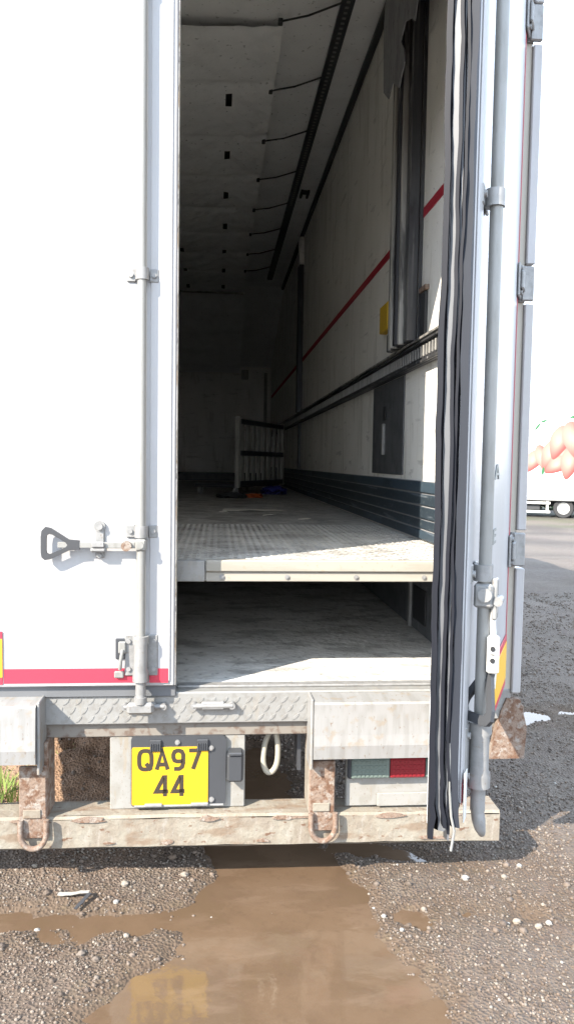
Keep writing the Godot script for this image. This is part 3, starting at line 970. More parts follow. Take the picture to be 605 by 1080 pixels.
# a flat stroke of width w along a line, from depth z0 to z1
func stroke(st: SurfaceTool, pts: Array, w: float, z0: float, z1: float) -> void:
	var l := []
	var r := []
	var n := pts.size()
	var closed: bool = pts[0].distance_to(pts[n - 1]) < .0001
	for i in n:
		var d0: Vector2 = (pts[i] - pts[i - 1]).normalized() if i > 0 else ((pts[0] - pts[n - 2]).normalized() if closed else (pts[1] - pts[0]).normalized())
		var d1: Vector2 = (pts[i + 1] - pts[i]).normalized() if i < n - 1 else ((pts[1] - pts[0]).normalized() if closed else d0)
		var t := (d0 + d1).normalized()
		var m := Vector2(-t.y, t.x)
		var s := w * .5 / maxf(.45, m.dot(Vector2(-d0.y, d0.x)))
		l.append(pts[i] + m * s); r.append(pts[i] - m * s)
	for i in n - 1:
		var a := Vector3(l[i].x, l[i].y, z1)
		var b := Vector3(l[i + 1].x, l[i + 1].y, z1)
		var c := Vector3(r[i + 1].x, r[i + 1].y, z1)
		var d := Vector3(r[i].x, r[i].y, z1)
		quad(st, a, b, c, d, Vector3(0, 0, signf(z1 - z0)))
		var dn := Vector3(0, 0, z0 - z1)
		var side := (a - d).normalized()
		quad(st, a, b, b + dn, a + dn, side)
		quad(st, d, c, c + dn, d + dn, -side)

func lamps_and_hose() -> void:
	# rear light cluster at the right and the panel below it
	var pn := boxpart("lamp_panel", Vector3(.515, .305, -.04), Vector3(.95, .52, -.012), .004, M.panel_grey, trailer)
	boxpart("panel_step", Vector3(.64, .306, -.011), Vector3(.95, .36, -.002), .003, M.panel_grey, pn)
	var tl := boxpart("tail_lamp", Vector3(.518, .424, -.011), Vector3(.93, .516, .012), .006, M.grey_plastic, trailer, "clear and red tail lamp under the right buffer")
	for s in [[.53, .682, "lens_clear"], [.684, .824, "lens_red"], [.826, .92, "lens_clear"]]:
		var st := mesh()
		bx(st, Vector3(s[0], .430, .0125), Vector3(s[1], .510, .026), .005)
		var x: float = s[0] + .014
		while x < s[1] - .008:
			for y in 4:
				bx(st, Vector3(x - .006, .437 + y * .018, .0262), Vector3(x + .006, .449 + y * .018, .0285), .0022)
			x += .0165
		part("lens", st, M[s[2]], tl)
	# hose loop
	var st2 := mesh()
	var pts := []
	for p in [[.236, .66, -.12], [.240, .60, -.10], [.250, .52, -.09], [.246, .455, -.088], [.226, .420, -.088], [.204, .425, -.09], [.192, .465, -.095], [.200, .53, -.11], [.222, .58, -.13], [.23, .64, -.14]]:
		pts.append(Vector3(p[0], p[1], p[2]))
	var cv := Curve3D.new()
	for i in pts.size():
		var t: Vector3 = (pts[min(i + 1, pts.size() - 1)] - pts[max(i - 1, 0)]) / 6.0
		cv.add_point(pts[i], -t, t)
	cv.bake_interval = .012
	tube(st2, Array(cv.get_baked_points()), .0115, 10)
	part("hose_loop", st2, M.hose, trailer, "cream hose hanging in a loop below the sill")

# ------------------------------------------------------------------ doors
# local axes of a door: x from its free edge towards its hinge, y up, z outwards
func door(left: bool) -> void:
	var frame: Transform3D
	var width: float
	if left:
		width = 1.215
		frame = Transform3D(Basis(Vector3(-1, 0, 0), Vector3.UP, Vector3(0, 0, 1)), Vector3(-.157, .010, .032))
	else:
		width = 1.24
		var a := deg_to_rad(64.0)
		var u := Vector3(-cos(a), 0, sin(a))
		var n := Vector3(sin(a), 0, cos(a))
		frame = Transform3D(Basis(-u, Vector3.UP, n), Vector3(1.14, 0, .01) + u * width)
	var top := 4.58
	var bot := .80
	var st := mesh()
	T = frame
	bx(st, Vector3(0, bot, -.05), Vector3(width, top, 0), .005)
	var d := part("rear_door", st, M.door_white, trailer, "closed white left rear door" if left else "open right rear door seen on its shaded outer face")
	# raised border of the panel along the free edge and the middle
	st = mesh()
	bx(st, Vector3(.015, bot + .02, 0), Vector3(.094, top - .02, .006), .003)
	part("edge_moulding", st, M.door_white, d)
	# lock rod and its guides
	var s := .122
	var off := .034
	st = mesh()
	rod(st, Vector3(s, .86, off), Vector3(s, 4.5, off), .0165, 16)
	part("lock_rod", st, M.steel_rod, d)
	for y in [1.388, 2.322, 3.35]:
		st = mesh()
		bx(st, Vector3(s - .058, y - .024, .001), Vector3(s - .024, y + .024, .009), .003)
		bx(st, Vector3(s + .024, y - .024, .001), Vector3(s + .058, y + .024, .009), .003)
		tube(st, [Vector3(s, y - .021, off - .004), Vector3(s, y + .021, off - .004)], .0245, 16)
		for e in [-1, 1]:
			rod(st, Vector3(s + e * .042, y, .008), Vector3(s + e * .042, y, .016), .009, 8)
		part("rod_guide", st, M.galv, d)
	# bottom guide and cam
	st = mesh()
	bx(st, Vector3(s - .062, .842, .001), Vector3(s + .062, 1.0, .010), .004)
	tube(st, [Vector3(s, .83, off), Vector3(s, .865, off), Vector3(s, .875, off), Vector3(s, .965, off), Vector3(s, .972, off), Vector3(s, 1.0, off)], [.030, .030, .025, .025, .030, .030], 16)
	for e in [-1, 1]:
		for y in [.87, .975]:
			rod(st, Vector3(s + e * .047, y, .009), Vector3(s + e * .047, y, .017), .009, 8)
	part("bottom_guide", st, M.galv, d)
	st = mesh()
	rod(st, Vector3(s, .765, off), Vector3(s, .83, off), .019, 14)
	if left:
		bx(st, Vector3(s - .05, .705, off - .012), Vector3(s + .05, .75, off + .018), .010)
		rod(st, Vector3(s, .745, off), Vector3(s, .77, off), .024, 14)
	else:
		tube(st, [Vector3(s, .80, off), Vector3(s, .765, off), Vector3(s - .004, .742, off + .004), Vector3(s - .004, .722, off + .008), Vector3(s + .008, .702, off + .012), Vector3(s + .030, .700, off + .014)], [.017, .017, .018, .015, .010, .006], 10)
	part("lock_cam", st, M.galv, d)
	# handle
	if left:
		st = mesh()
		bx(st, Vector3(s - .02, 1.318, off - .020), Vector3(s + .02, 1.362, off + .022), .006)
		rod(st, Vector3(s, 1.34, off + .02), Vector3(s, 1.34, off + .030), .012, 12)
		part("handle_hub", st, M.steel_rod, d)
		st = mesh()
		bx(st, Vector3(s + .021, 1.327, off - .004), Vector3(s + .30, 1.349, off + .006), .002)
		var arm := part("handle_arm", st, M.steel_rod, d)
		st = mesh()
		rod(st, Vector3(s + .052, 1.336, off + .006), Vector3(s + .052, 1.336, off + .018), .019, 14)
		part("pivot_bolt", st, M.rust, arm)
		st = mesh()
		grip(st, Transform3D(Basis.from_scale(Vector3(.82, 1, 1)), Vector3(s + .222, 1.338, off + .001)))
		part("handle_grip", st, M.grip_grey, d, "dark grey triangular handle grip")
		st = mesh()
		bx(st, Vector3(0.258, 1.288, .001), Vector3(0.292, 1.40, .010), .004)
		prism(st, rounded(Vector2(0.256, 1.385), Vector2(0.296, 1.425), .018), .0011, .012)
		rod(st, Vector3(.276, 1.405, .012), Vector3(.276, 1.405, .022), .013, 12)
		rod(st, Vector3(.276, 1.297, .010), Vector3(.276, 1.297, .018), .009, 10)
		bx(st, Vector3(0.248, 1.312, .010), Vector3(0.304, 1.330, .050), .006)
		bx(st, Vector3(0.252, 1.330, .044), Vector3(0.300, 1.352, .054), .004)
		part("handle_catch", st, M.galv, d)
		# small stay bracket
		st = mesh()
		bx(st, Vector3(.165, .905, .001), Vector3(.218, .985, .008), .003)
		part("stay_bracket", st, M.grey_plastic, d)
		st = mesh()
		bx(st, Vector3(.178, .93, .008), Vector3(.206, .975, .022), .004)
		tube(st, [Vector3(.190, .945, .02), Vector3(.196, .905, .028), Vector3(.200, .870, .018)], .007, 8)
		bx(st, Vector3(.186, .835, .0065), Vector3(.222, .862, .016), .004)
		part("stay_clip", st, M.steel_rod, d)
	else:
		st = mesh()
		bx(st, Vector3(s - .024, 1.30, off - .024), Vector3(s + .024, 1.362, off + .024), .006)
		rod(st, Vector3(s - .034, 1.335, off + .005), Vector3(s + .034, 1.335, off + .005), .018, 12)
		part("handle_hub", st, M.galv, d)
		st = mesh()
		bx(st, Vector3(s - .012, 1.27, off + .020), Vector3(s - .004, 1.375, off + .034), .003)
		bx(st, Vector3(s + .012, 1.27, off + .020), Vector3(s + .020, 1.375, off + .034), .003)
		bx(st, Vector3(s - .0118, 1.366, off + .0202), Vector3(s + .0198, 1.376, off + .0338), .003)
		rod(st, Vector3(s - .02, 1.318, off + .036), Vector3(s + .03, 1.318, off + .036), .012, 10)
		part("handle_yoke", st, M.galv, d)
		st = mesh()
		tube(st, [Vector3(s + .004, 1.33, off + .028), Vector3(s + .004, 1.26, off + .022), Vector3(s + .004, 1.215, off + .026), Vector3(s + .004, 1.17, off + .030), Vector3(s + .004, 1.09, off + .026)], [.009, .009, .009, .009, .009], 8)
		var arm := part("handle_arm", st, M.white_plastic, d)
		st = mesh()
		bx(st, Vector3(s - .030, 1.135, off + .014), Vector3(s - .012, 1.232, off + .044), .005)
		var tg := part("handle_tag", st, M.white_plastic, arm, "small white plastic tag with two dark screws")
		for y in [1.20, 1.17]:
			st = mesh()
			rod(st, Vector3(s - .0305, y, off + .029), Vector3(s - .034, y, off + .029), .0065, 12)
			part("screw", st, M.black, tg)
		st = mesh()
		bx(st, Vector3(s - .032, 1.1835, off + .024), Vector3(s - .0302, 1.1865, off + .034), .0005)
		part("screw_mark", st, M.black, tg)
		st = mesh()
		var hang := Transform3D(Basis(Vector3(-.25, -.95, -.20).normalized(), Vector3(.55, 0, -.69).normalized(), Vector3(.69, -.25, .55).normalized()).orthonormalized(), Vector3(s + .01, 1.165, off + .022))
		grip(st, hang)
		part("handle_grip", st, M.grip_grey, d)
		# letters on the outer face
		for l in [["A", .665, 1.641], ["E", .63, 1.436]]:
			var tm := TextMesh.new()
			tm.text = l[0]
			var sf := SystemFont.new()
			sf.font_names = PackedStringArray(["Droid Sans"])
			sf.font_weight = 700
			tm.font = sf
			tm.font_size = 32
			tm.pixel_size = .0021
			tm.depth = .002
			var o := part("door_letter", tm, M.letter, d, "grey letter %s stuck on the outer face of the open door" % l[0])
			o.transform = frame * Transform3D(Basis(Vector3(3.2, 0, 0), Vector3(0, 1, 0), Vector3(0, 0, 1)), Vector3(l[1], l[2], .0025))
	# reflective tape: along the foot, and along the hinge edge
	st = mesh()
	bx(st, Vector3(.096, .815, .0005), Vector3(.626 if left else width - .03, .870, .0016), 0.0)
	bx(st, Vector3(.022, .8152, .0055), Vector3(.092, .8698, .0072), 0.0)
	part("red_tape", st, M.red_tape, d)
	st = mesh()
	bx(st, Vector3(width - .052, .88, .0005), Vector3(width - .03, top - .03, .0016), 0.0)
	part("red_tape", st, M.red_tape, d)
	# rear marking plate
	st = mesh()
	bx(st, Vector3(.629 if left else .648, .812, .002), Vector3(width - .055, 1.012, .005), .0015)
	var mk := part("marker_plate", st, M.red_tape, d)
	st = mesh()
	bx(st, Vector3(.6295 if left else .655, .84, .0045), Vector3(width - .062, .984, .0065), .0005)
	part("marker_field", st, M.marker_yellow, mk)
	# flat rubber flap along the foot of the door
	st = mesh()
	bx(st, Vector3(-.006, .752, -.040), Vector3(width - .01, .806, -.022), .004)
	part("foot_seal", st, M.foot_grey, d)
	if left:
		st = mesh()
		bx(st, Vector3(-.006, .80, -.045), Vector3(-.0005, top, -.006), .002)
		part("edge_seal", st, M.edge_dirty, d)
	# hinges
	for y in [1.335, 2.36, 3.325]:
		st = mesh()
		bx(st, Vector3(width - .085, y - .062, .002), Vector3(width - .004, y + .062, .012), .004)
		bx(st, Vector3(width - .075, y - .035, .012), Vector3(width + .006, y + .035, .026), .005)
		rod(st, Vector3(width - .055, y + .045, .012), Vector3(width - .055, y + .045, .02), .010, 8)
		rod(st, Vector3(width - .055, y - .045, .012), Vector3(width - .055, y - .045, .02), .010, 8)
		rod(st, Vector3(width + .022, y - .068, .006), Vector3(width + .022, y + .068, .006), .017, 14)
		var hg := part("door_hinge", st, M.galv, d)
		if not left:
			T = Transform3D.IDENTITY
			st = mesh()
			bx(st, Vector3(1.150, y - .066, .000), Vector3(1.200, y + .066, .020), .005)
			part("hinge_leaf", st, M.galv, hg)
			T = frame
	# seals round the free edge of the open door
	if not left:
		var lips := [[-.074, -.060, .022, .0, "rubber"], [-.0595, -.043, .006, .7, "seal_pale"], [-.0425, -.034, .026, 1.4, "rubber"], [-.0335, -.029, .012, 2.0, "seal_pale"], [-.0285, -.022, .020, 2.6, "rubber"], [-.0215, -.002, .014, 3.1, "rubber_grey"]]
		var fn := FastNoiseLite.new()
		fn.seed = 8; fn.frequency = .9
		for li in lips.size():
			var l: Array = lips[li]
			st = mesh()
			var n := 130
			var foot := .735 + .018 * (li % 3)
			for i in n:
				var q := []
				for e in [0, 1]:
					var y: float = lerpf(foot, top, float(i + e) / n)
					var w: float = fn.get_noise_2d(y * 1.6, l[3] * 9.0) * .007 + fn.get_noise_2d(y * 6.0, l[3] * 5.0) * .003
					var tip: float = -l[2] - .007 * fn.get_noise_2d(y * 3.2, 50.0 + l[3]) - .003 * fn.get_noise_2d(y * 14.0, 70.0 + l[3])
					if y < .95:
						w += (.95 - y) * .12 * fn.get_noise_2d(y * 8.0, l[3] * 3.0) + (.95 - y) * .04
					q.append([Vector3(.002, y, l[0]), Vector3(tip, y, l[0] + w), Vector3(tip, y, l[1] + w), Vector3(.002, y, l[1])])
				var a: Array = q[0]
				var b: Array = q[1]
				quad(st, a[0], a[1], b[1], b[0], Vector3(0, 0, -1))
				quad(st, a[1], a[2], b[2], b[1], Vector3(-1, 0, 0))
				quad(st, a[2], a[3], b[3], b[2], Vector3(0, 0, 1))
			part("door_seal", st, M[l[4]], d)
		# backing of the seals and a strip of bent trim at the foot
		st = mesh()
		bx(st, Vector3(.001, .76, -.076), Vector3(width, top, -.0505), .003)
		part("inner_skin", st, M.door_white, d)
		st = mesh()
		tube(st, [Vector3(-.012, .98, -.022), Vector3(-.016, .86, -.018), Vector3(-.02, .80, -.012), Vector3(-.018, .765, -.004), Vector3(-.022, .715, -.010)], .0035, 6)
		part("bent_trim", st, M.steel_rod, d)
		st = mesh()
		bx(st, Vector3(.01, .775, .012), Vector3(.05, .90, .015), .002)
		part("edge_tag", st, M.white_plastic, d)
	T = Transform3D.IDENTITY

# triangular loop grip lying in the local xy plane, growing along +x
func grip(st: SurfaceTool, xf: Transform3D) -> void:
	var keep := T
	T = keep * xf
	var outer := [Vector2(.0, .017), Vector2(.045, .020), Vector2(.125, .062), Vector2(.148, .066), Vector2(.164, .052), Vector2(.168, .03), Vector2(.168, -.03), Vector2(.164, -.046), Vector2(.150, -.056), Vector2(.125, -.052), Vector2(.045, -.020), Vector2(.0, -.017)]
	var inner := [Vector2(.052, .0), Vector2(.060, .010), Vector2(.118, .038), Vector2(.132, .040), Vector2(.142, .034), Vector2(.144, .02), Vector2(.144, -.02), Vector2(.142, -.030), Vector2(.132, -.034), Vector2(.118, -.030), Vector2(.060, -.008), Vector2(.052, .0)]
	var hz := .011
	for i in outer.size():
		var j := (i + 1) % outer.size()
		var oa: Vector2 = outer[i]
		var ob: Vector2 = outer[j]
		var ia: Vector2 = inner[i]
		var ib: Vector2 = inner[j]
		for s in [-1.0, 1.0]:
			quad(st, Vector3(oa.x, oa.y, s * hz * .6), Vector3(ob.x, ob.y, s * hz * .6), Vector3((ob.x + ib.x) / 2, (ob.y + ib.y) / 2, s * hz), Vector3((oa.x + ia.x) / 2, (oa.y + ia.y) / 2, s * hz), Vector3(0, 0, s))
			quad(st, Vector3(ia.x, ia.y, s * hz * .6), Vector3(ib.x, ib.y, s * hz * .6), Vector3((ob.x + ib.x) / 2, (ob.y + ib.y) / 2, s * hz), Vector3((oa.x + ia.x) / 2, (oa.y + ia.y) / 2, s * hz), Vector3(0, 0, s))
		var e := (ob - oa).normalized()
		var n := Vector3(e.y, -e.x, 0)
		if n.dot(Vector3(oa.x - .1, oa.y, 0)) < 0.0:
			n = -n
		quad(st, Vector3(oa.x, oa.y, -hz * .6), Vector3(ob.x, ob.y, -hz * .6), Vector3(ob.x, ob.y, hz * .6), Vector3(oa.x, oa.y, hz * .6), n)
		quad(st, Vector3(ia.x, ia.y, -hz * .6), Vector3(ib.x, ib.y, -hz * .6), Vector3(ib.x, ib.y, hz * .6), Vector3(ia.x, ia.y, hz * .6), -n)
	T = keep

# ------------------------------------------------------------------ things inside
func roll_cage() -> void:
	var c := thing("roll_cage", Vector3(.5, 1.267, -6.8), "slatted roll cage on castors at the far end of the deck", "roll cage")
	c.rotation.y = atan2(.66, 0.0) * 0.0
	var a := Vector3(-.27, 0, .60)
	var b := Vector3(.36, 0, -.75)
	var dir := (b - a).normalized()
	var len := (b - a).length()
	T = Transform3D(Basis(dir, Vector3.UP, dir.cross(Vector3.UP)), a)
	var st := mesh()
	for x in [0.0, len]:
		st = mesh()
		bx(st, Vector3(x - .03, .09, -.025), Vector3(x + .03, .93, .025), .006)
		part("post", st, M.cage_slat, c)
	for y in [.14, .50, .87]:
		st = mesh()
		bx(st, Vector3(.032, y - .03, .013), Vector3(len - .032, y + .03, .032), .004)
		part("cross_rail", st, M.dark_steel, c)
	for i in 8:
		st = mesh()
		var x := .12 + i * (len - .24) / 7.0
		bx(st, Vector3(x - .045, .15, -.010), Vector3(x + .045, .88, .012), .004)
		part("slat", st, M.cage_slat, c)
	st = mesh()
	bx(st, Vector3(-.02, .09, -.55), Vector3(len + .02, .13, -.035), .004)
	part("base", st, M.dark_steel, c)
	for x in [.04, len - .06]:
		for z in [-.04, -.5]:
			st = mesh()
			bx(st, Vector3(x - .012, .05, z - .018), Vector3(x + .012, .092, z + .018), .003)
			part("castor_fork", st, M.galv, c)
			st = mesh()
			rod(st, Vector3(x, .046, z - .016), Vector3(x, .046, z + .016), .045, 16)
			part("castor", st, M.rim, c)
	T = Transform3D.IDENTITY

func litter() -> void:
	var rng := RandomNumberGenerator.new()
	rng.seed = 21
	var spots := [[.21, -3.34, .20, .035, "paper", "torn white paper strip lying on the deck left of the flat scrap"], [.385, -3.25, .17, .05, "paper", "flat white paper scrap lying on the deck right of the strip"], [.38, -2.74, .06, .04, "paper", "small white paper bit on the deck nearest the plank"], [.05, -3.05, .05, .03, "paper", "tiny pale paper bit on the deck by the left door"], [.60, -2.4, .05, .02, "paper", "small pale scrap on the deck near the kick boards"]]
	for s in spots:
		var st := mesh()
		var n := 7
		var pts := []
		for i in n:
			var a := TAU * i / n
			pts.append(Vector3(cos(a) * s[2] * rng.randf_range(.6, 1.0), rng.randf_range(.003, .018), sin(a) * s[3] * 2.0 * rng.randf_range(.6, 1.0)))
		for i in n:
			var p: Vector3 = pts[i]
			var q: Vector3 = pts[(i + 1) % n]
			tri(st, Vector3(0, .014, 0), p, q, Vector3.UP, Vector3.UP, Vector3.UP)
			tri(st, Vector3(0, .0115, 0), p - Vector3(0, .002, 0), q - Vector3(0, .002, 0), Vector3.DOWN, Vector3.DOWN, Vector3.DOWN)
			quad(st, p, q, q - Vector3(0, .002, 0), p - Vector3(0, .002, 0), Vector3(p.x, 0, p.z).normalized())
		var o := part("paper_scrap", st, M.paper, self)
		o.position = Vector3(s[0], 1.2665, s[1])
		tag(o, s[5], "litter")
	var bags := [[.70, -6.7, .16, .09, "blue_bag", "crumpled blue bag on the deck beside the roll cage", "crumpled_bag"], [.40, -5.75, .11, .035, "orange_bag", "flattened orange wrapper on the deck before the roll cage", "wrapper"], [.16, -5.6, .17, .05, "grey_plastic", "crumpled grey plastic film on the deck by the castor", "plastic_film"]]
	for s in bags:
		var fn := FastNoiseLite.new()
		fn.seed = int(s[0] * 100); fn.frequency = 3.0
		var f := func(i: int, j: int) -> Vector3:
			var th := PI * j / 12.0
			var ph := TAU * i / 18.0
			var d := Vector3(sin(th) * cos(ph), cos(th), sin(th) * sin(ph))
			var k := 1.0 + .5 * fn.get_noise_3dv(d * 1.2)
			return Vector3(d.x * s[2] * k, maxf(d.y * s[3] * k, -.2 * s[3]) + .2 * s[3], d.z * s[2] * .7 * k)
		var o := part(s[6], sheet(18, 12, f, Vector3.UP), M[s[4]], self)
		o.position = Vector3(s[0], 1.2662, s[1])
		tag(o, s[5], "litter")

# ------------------------------------------------------------------ things outside
func scrap_metal() -> void:
	var h := height(-.48, .1, .3)
	var o := thing("metal_scrap", Vector3(-.475, h + .002, .09), "bent strip of pale scrap metal lying on the wet gravel", "scrap")
	var rng := RandomNumberGenerator.new()
	rng.seed = 2
	for seg in [[Vector3(-.105, .012, -.016), Vector3(.012, .026, .0), .011, "scrap"], [Vector3(.014, .026, .006), Vector3(-.026, .003, .075), .010, "dark_steel"]]:
		var a: Vector3 = seg[0]
		var b: Vector3 = seg[1]
		var d := (b - a).normalized()
		var side := d.cross(Vector3.UP).normalized()
		var up := side.cross(d)
		var st := mesh()
		var n := 7
		var row := []
		for i in n + 1:
			var t := float(i) / n
			var c := a.lerp(b, t) + up * rng.randf_range(-.003, .003)
			var w: float = seg[2] * rng.randf_range(.75, 1.05) * (1.0 - .3 * t)
			row.append([c - side * w, c + side * w])
		for i in n:
			var p: Array = row[i]
			var q: Array = row[i + 1]
			quad(st, p[0], p[1], q[1], q[0], up)
			quad(st, p[0] - up * .003, p[1] - up * .003, q[1] - up * .003, q[0] - up * .003, -up)
			quad(st, p[0], q[0], q[0] - up * .003, p[0] - up * .003, -side)
			quad(st, p[1], q[1], q[1] - up * .003, p[1] - up * .003, side)
		part("strip", st, M[seg[3]], o)

func print_texture() -> ImageTexture:
	var w := 640
	var h := 400
	var im := Image.create(w, h, false, Image.FORMAT_RGBA8)
	im.fill(Color(.85, .85, .85))
	var rng := RandomNumberGenerator.new()
	rng.seed = 15
	# bulbs: centre, radii, turn
	var bulbs := []
	for q in [[25, 265, 40, 60, .5], [70, 250, 34, 70, -.3], [110, 230, 46, 80, .35], [165, 215, 50, 85, -.2], [140, 285, 40, 60, .9], [205, 270, 48, 80, .2], [250, 200, 55, 90, -.4], [290, 270, 52, 82, .4], [340, 215, 55, 92, .1], [395, 270, 50, 80, -.3], [430, 200, 55, 85, .4], [490, 255, 52, 84, .1], [550, 210, 55, 90, -.2], [600, 270, 50, 80, .3], [150, 165, 48, 84, .3], [215, 150, 52, 88, -.2], [300, 140, 56, 92, .2], [380, 130, 56, 92, -.3], [470, 135, 56, 92, .2], [560, 130, 56, 92, -.1]]:
		bulbs.append(q)
	for q in bulbs:
		for y in range(max(0, q[1] - 100), min(h, q[1] + 100)):
			for x in range(max(0, q[0] - 100), min(w, q[0] + 100)):
				var p := Vector2(x - q[0], y - q[1]).rotated(-q[4])
				var ry: float = q[3] * (1.0 if p.y < 0.0 else 1.15)
				var rx: float = q[2] * (1.0 - .45 * clampf(p.y / ry, 0.0, 1.0))
				var e := Vector2(p.x / rx, p.y / ry).length()
				if e < 1.0:
					var t := clampf(e * .75 + p.x / rx * .35 + p.y / ry * .2, 0.0, 1.0)
					im.set_pixel(x, y, Color(.66, .53, .47).lerp(Color(.48, .16, .15), t * .95))
	for q in [[42, 90, 7, 26, .6], [72, 62, 18, 7, -.3], [230, 40, 40, 10, -.1], [420, 40, 44, 11, -.1], [76, 318, 8, 24, .1]]:
		for y in range(max(0, q[1] - 50), min(h, q[1] + 50)):
			for x in range(max(0, q[0] - 60), min(w, q[0] + 60)):
				var p := Vector2(x - q[0], y - q[1]).rotated(-q[4])
				if Vector2(p.x / q[2], p.y / q[3]).length() + rng.randf() * .25 < 1.0:
					im.set_pixel(x, y, Color(.10, .34, .19))
	im.generate_mipmaps()
	return ImageTexture.create_from_image(im)

func parked_trailer() -> void:
	var n := Vector3(-.4556, 0, .8902)
	var r := Vector3(.8902, 0, .4556)
	var o := thing("parked_trailer", Vector3(13.758, -.398, -26.882), "white trailer with a pink vegetable print parked across the yard", "trailer")
	o.basis = Basis(r, Vector3.UP, n)
	boxpart("body", Vector3(-9.2, .80, -2.55), Vector3(3.6, 4.75, 0), .03, M.far_white, o)
	var pm := StandardMaterial3D.new()
	pm.albedo_texture = print_texture()
	pm.roughness = .5
	var f := func(i: int, j: int) -> Vector3:
		return Vector3(-1.42 + 5.0 * i, 1.25 + 3.125 * j, .006)
	part("side_print", sheet(1, 1, f, Vector3(0, 0, 1), null, true), pm, o, "print of pink bulbs with green leaves on the trailer side")
	boxpart("bottom_rail", Vector3(-9.2, .70, -.10), Vector3(3.6, .795, -.02), .01, M.galv, o)
	for x in [-1.6, -4.2, 0.75]:
		pass
	for y in [.60, .24]:
		boxpart("guard_rail", Vector3(-5.2, y - .05, -.12), Vector3(-.50, y + .05, -.06), .01, M.white_plastic, o)
	for x in [-5.0, -3.6, -2.2, -.62]:
		boxpart("guard_post", Vector3(x - .05, .19, -.16), Vector3(x + .05, .72, -.121), .01, M.white_plastic, o)
	boxpart("chassis", Vector3(-9.0, .45, -1.8), Vector3(3.4, .78, -.7), .02, M.far_dark, o)
	boxpart("tank_box", Vector3(-4.8, .30, -.65), Vector3(-.9, .66, -.20), .02, M.far_dark, o)
	for x in [0.0, 1.3, 2.55]:
		wheel_x(o, Vector3(x, .40, -.30))
		wheel_x(o, Vector3(x, .40, -2.25))
	boxpart("side_marker_lamp", Vector3(.38, .73, -.018), Vector3(.62, .79, .0), .01, M.orange_bag, o)

func wheel_x(parent: Node, c: Vector3) -> void:
	var st := mesh()
	T = Transform3D(Basis(Vector3(1, 0, 0), Vector3(0, 0, 1), Vector3(0, -1, 0)), c)
	lathe(st, [[-.5, .60], [-.5, .92], [-.4, .99], [.4, .99], [.5, .92], [.5, .60]], .40, .34, 28)
	var ty := part("wheel", st, M.tyre, parent)
	st = mesh()
	lathe(st, [[.48, 0.0], [.48, .16], [.34, .2], [.30, .42], [.46, .56], [.46, .62]], .40, .34, 24)
	T = Transform3D.IDENTITY
	part("rim", st, M.rim, ty)

func far_hedge() -> void:
	var o := thing("hedge", Vector3(12.0, -.40, -33.0), "dark green hedge seen beneath the parked trailer", "hedge")
	var rng := RandomNumberGenerator.new()
	rng.seed = 61
	var st := mesh()
	for i in 5000:
		var p := Vector3(rng.randf_range(-9, 12), rng.randf() * 1.3, rng.randf_range(-.7, .7))
		var d := Vector3(rng.randf_range(-1, 1), rng.randf_range(-.6, 1), rng.randf_range(-1, 1)).normalized() * .16
		var e := d.cross(Vector3(rng.randf_range(-1, 1), 1, rng.randf_range(-1, 1))).normalized() * .09
		st.set_color(Color(.03, .06, .018).lerp(Color(.07, .11, .03), rng.randf()))
		var nn := d.cross(e)
		tri(st, p - d, p + e, p + d, nn, nn, nn)
		tri(st, p - d, p - e, p + d, nn, nn, nn)
	part("foliage", st, M.grass, o)

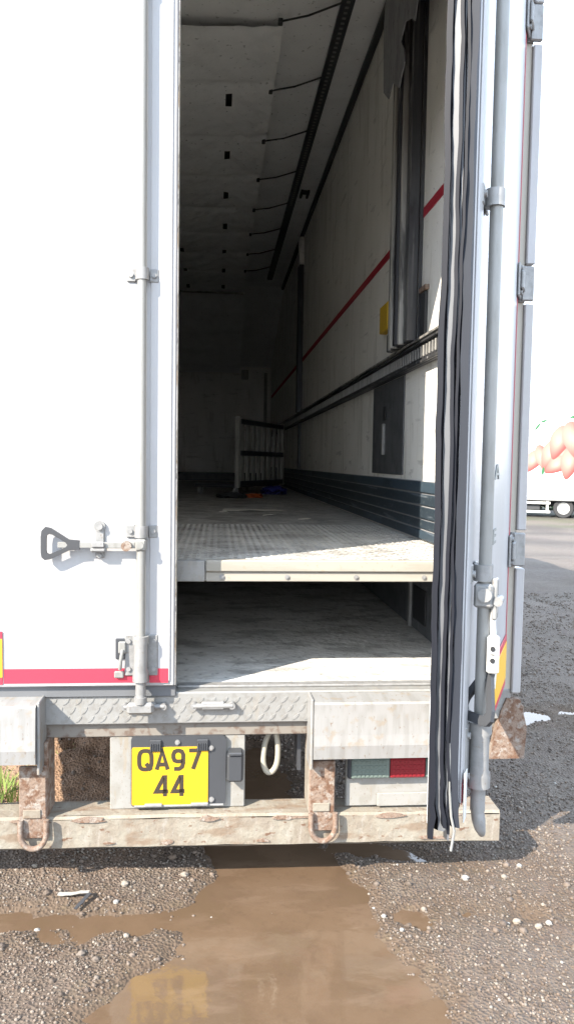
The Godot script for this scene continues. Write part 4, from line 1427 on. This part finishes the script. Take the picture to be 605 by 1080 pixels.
func _ready() -> void:
	# ---- camera
	var cam := Camera3D.new()
	cam.name = "camera"
	cam.fov = 66.99
	cam.near = .05
	cam.far = 2000.0
	add_child(cam)
	var yaw := deg_to_rad(5.1244)
	var pitch := deg_to_rad(3.6361)
	var roll := deg_to_rad(.9)
	var fwd := Vector3(sin(yaw) * cos(pitch), -sin(pitch), -cos(yaw) * cos(pitch))
	var rt := fwd.cross(Vector3.UP).normalized()
	var up := rt.cross(fwd)
	cam.transform = Transform3D(Basis(rt * cos(roll) + up * sin(roll), up * cos(roll) - rt * sin(roll), -fwd), Vector3(0, 1.66, 2.94))
	cam.current = true
	# ---- sky, exposure
	var we := WorldEnvironment.new()
	we.name = "world_environment"
	var env := Environment.new()
	env.background_mode = Environment.BG_SKY
	var sky := Sky.new()
	var sm := ProceduralSkyMaterial.new()
	sm.sky_top_color = Color(.74, .82, .92)
	sm.sky_horizon_color = Color(.96, .97, .98)
	sm.sky_curve = .18
	sm.ground_bottom_color = Color(.45, .42, .39)
	sm.ground_horizon_color = Color(.75, .74, .72)
	sm.sun_angle_max = 12.0
	sm.energy_multiplier = 1.5
	sky.sky_material = sm
	env.sky = sky
	env.tonemap_mode = Environment.TONE_MAPPER_LINEAR
	env.tonemap_exposure = 3.5
	env.sdfgi_enabled = true
	env.ssao_enabled = true
	env.ssil_enabled = true
	we.environment = env
	add_child(we)
	# ---- sun: behind the camera on the left
	var sun := DirectionalLight3D.new()
	sun.name = "sun"
	sun.light_color = Color(1.0, .955, .89)
	sun.light_energy = 1.4
	sun.light_angular_distance = .5
	sun.shadow_enabled = true
	add_child(sun)
	sun.look_at_from_position(Vector3.ZERO, Vector3(.605, -.605, -.53), Vector3.UP)
	# ---- materials and structure
	make_materials()
	print("materials")
	build_ground()
	print("ground")
	trailer = thing("box_trailer", Vector3.ZERO, "white refrigerated trailer with its right rear door standing open", "trailer")
	body()
	build_deck()
	interior()
	rear_frame()
	door(true)
	door(false)
	number_plate()
	lamps_and_hose()
	print("trailer")
	# ---- objects
	roll_cage()
	parked_trailer()
	far_hedge()
	scrap_metal()
	litter()
	# ---- small details
	stone_at(-.008, .201, .010, "small white stone in the puddle below the number plate", 1)
	stone_at(.212, .191, .009, "small white stone in the middle of the puddle", 2)
	stone_at(-.36, .12, .012, "pale stone just right of the scrap metal", 3)
	stone_at(-.62, .24, .013, "pale stone at the edge of the left rivulet", 4)
	stone_at(-.70, .47, .014, "pale stone at the left edge of the gravel bank", 5)
	stone_at(.62, .25, .011, "pale stone at the right shore of the puddle", 6)
	stone_at(.66, .36, .010, "pale stone on the gravel just right of the puddle", 7)
	stone_at(1.00, .02, .018, "white stone on the gravel below the open door", 8)
	stone_at(1.25, -.05, .013, "white stone at the far right of the lit gravel", 9)
	stone_at(1.20, .35, .014, "pale stone in the lower right of the gravel", 10)
	tuft(Vector3(-.80, .06, -1.18), 60, .10, .06, "bright grass tuft on the mud bank behind the bumper", 1)
	tuft(Vector3(-.87, .0, -.98), 40, .08, .05, "small grass tuft at the foot of the mud bank", 2)
	tuft(Vector3(-1.02, .0, -.80), 140, .17, .12, "tall grass tuft at the left behind the bumper strut", 3)
	tuft(Vector3(-.86, .02, -.33), 90, .07, .10, "low grass tuft under the left end of the bumper", 4)
	build_gravel()
	print("done")
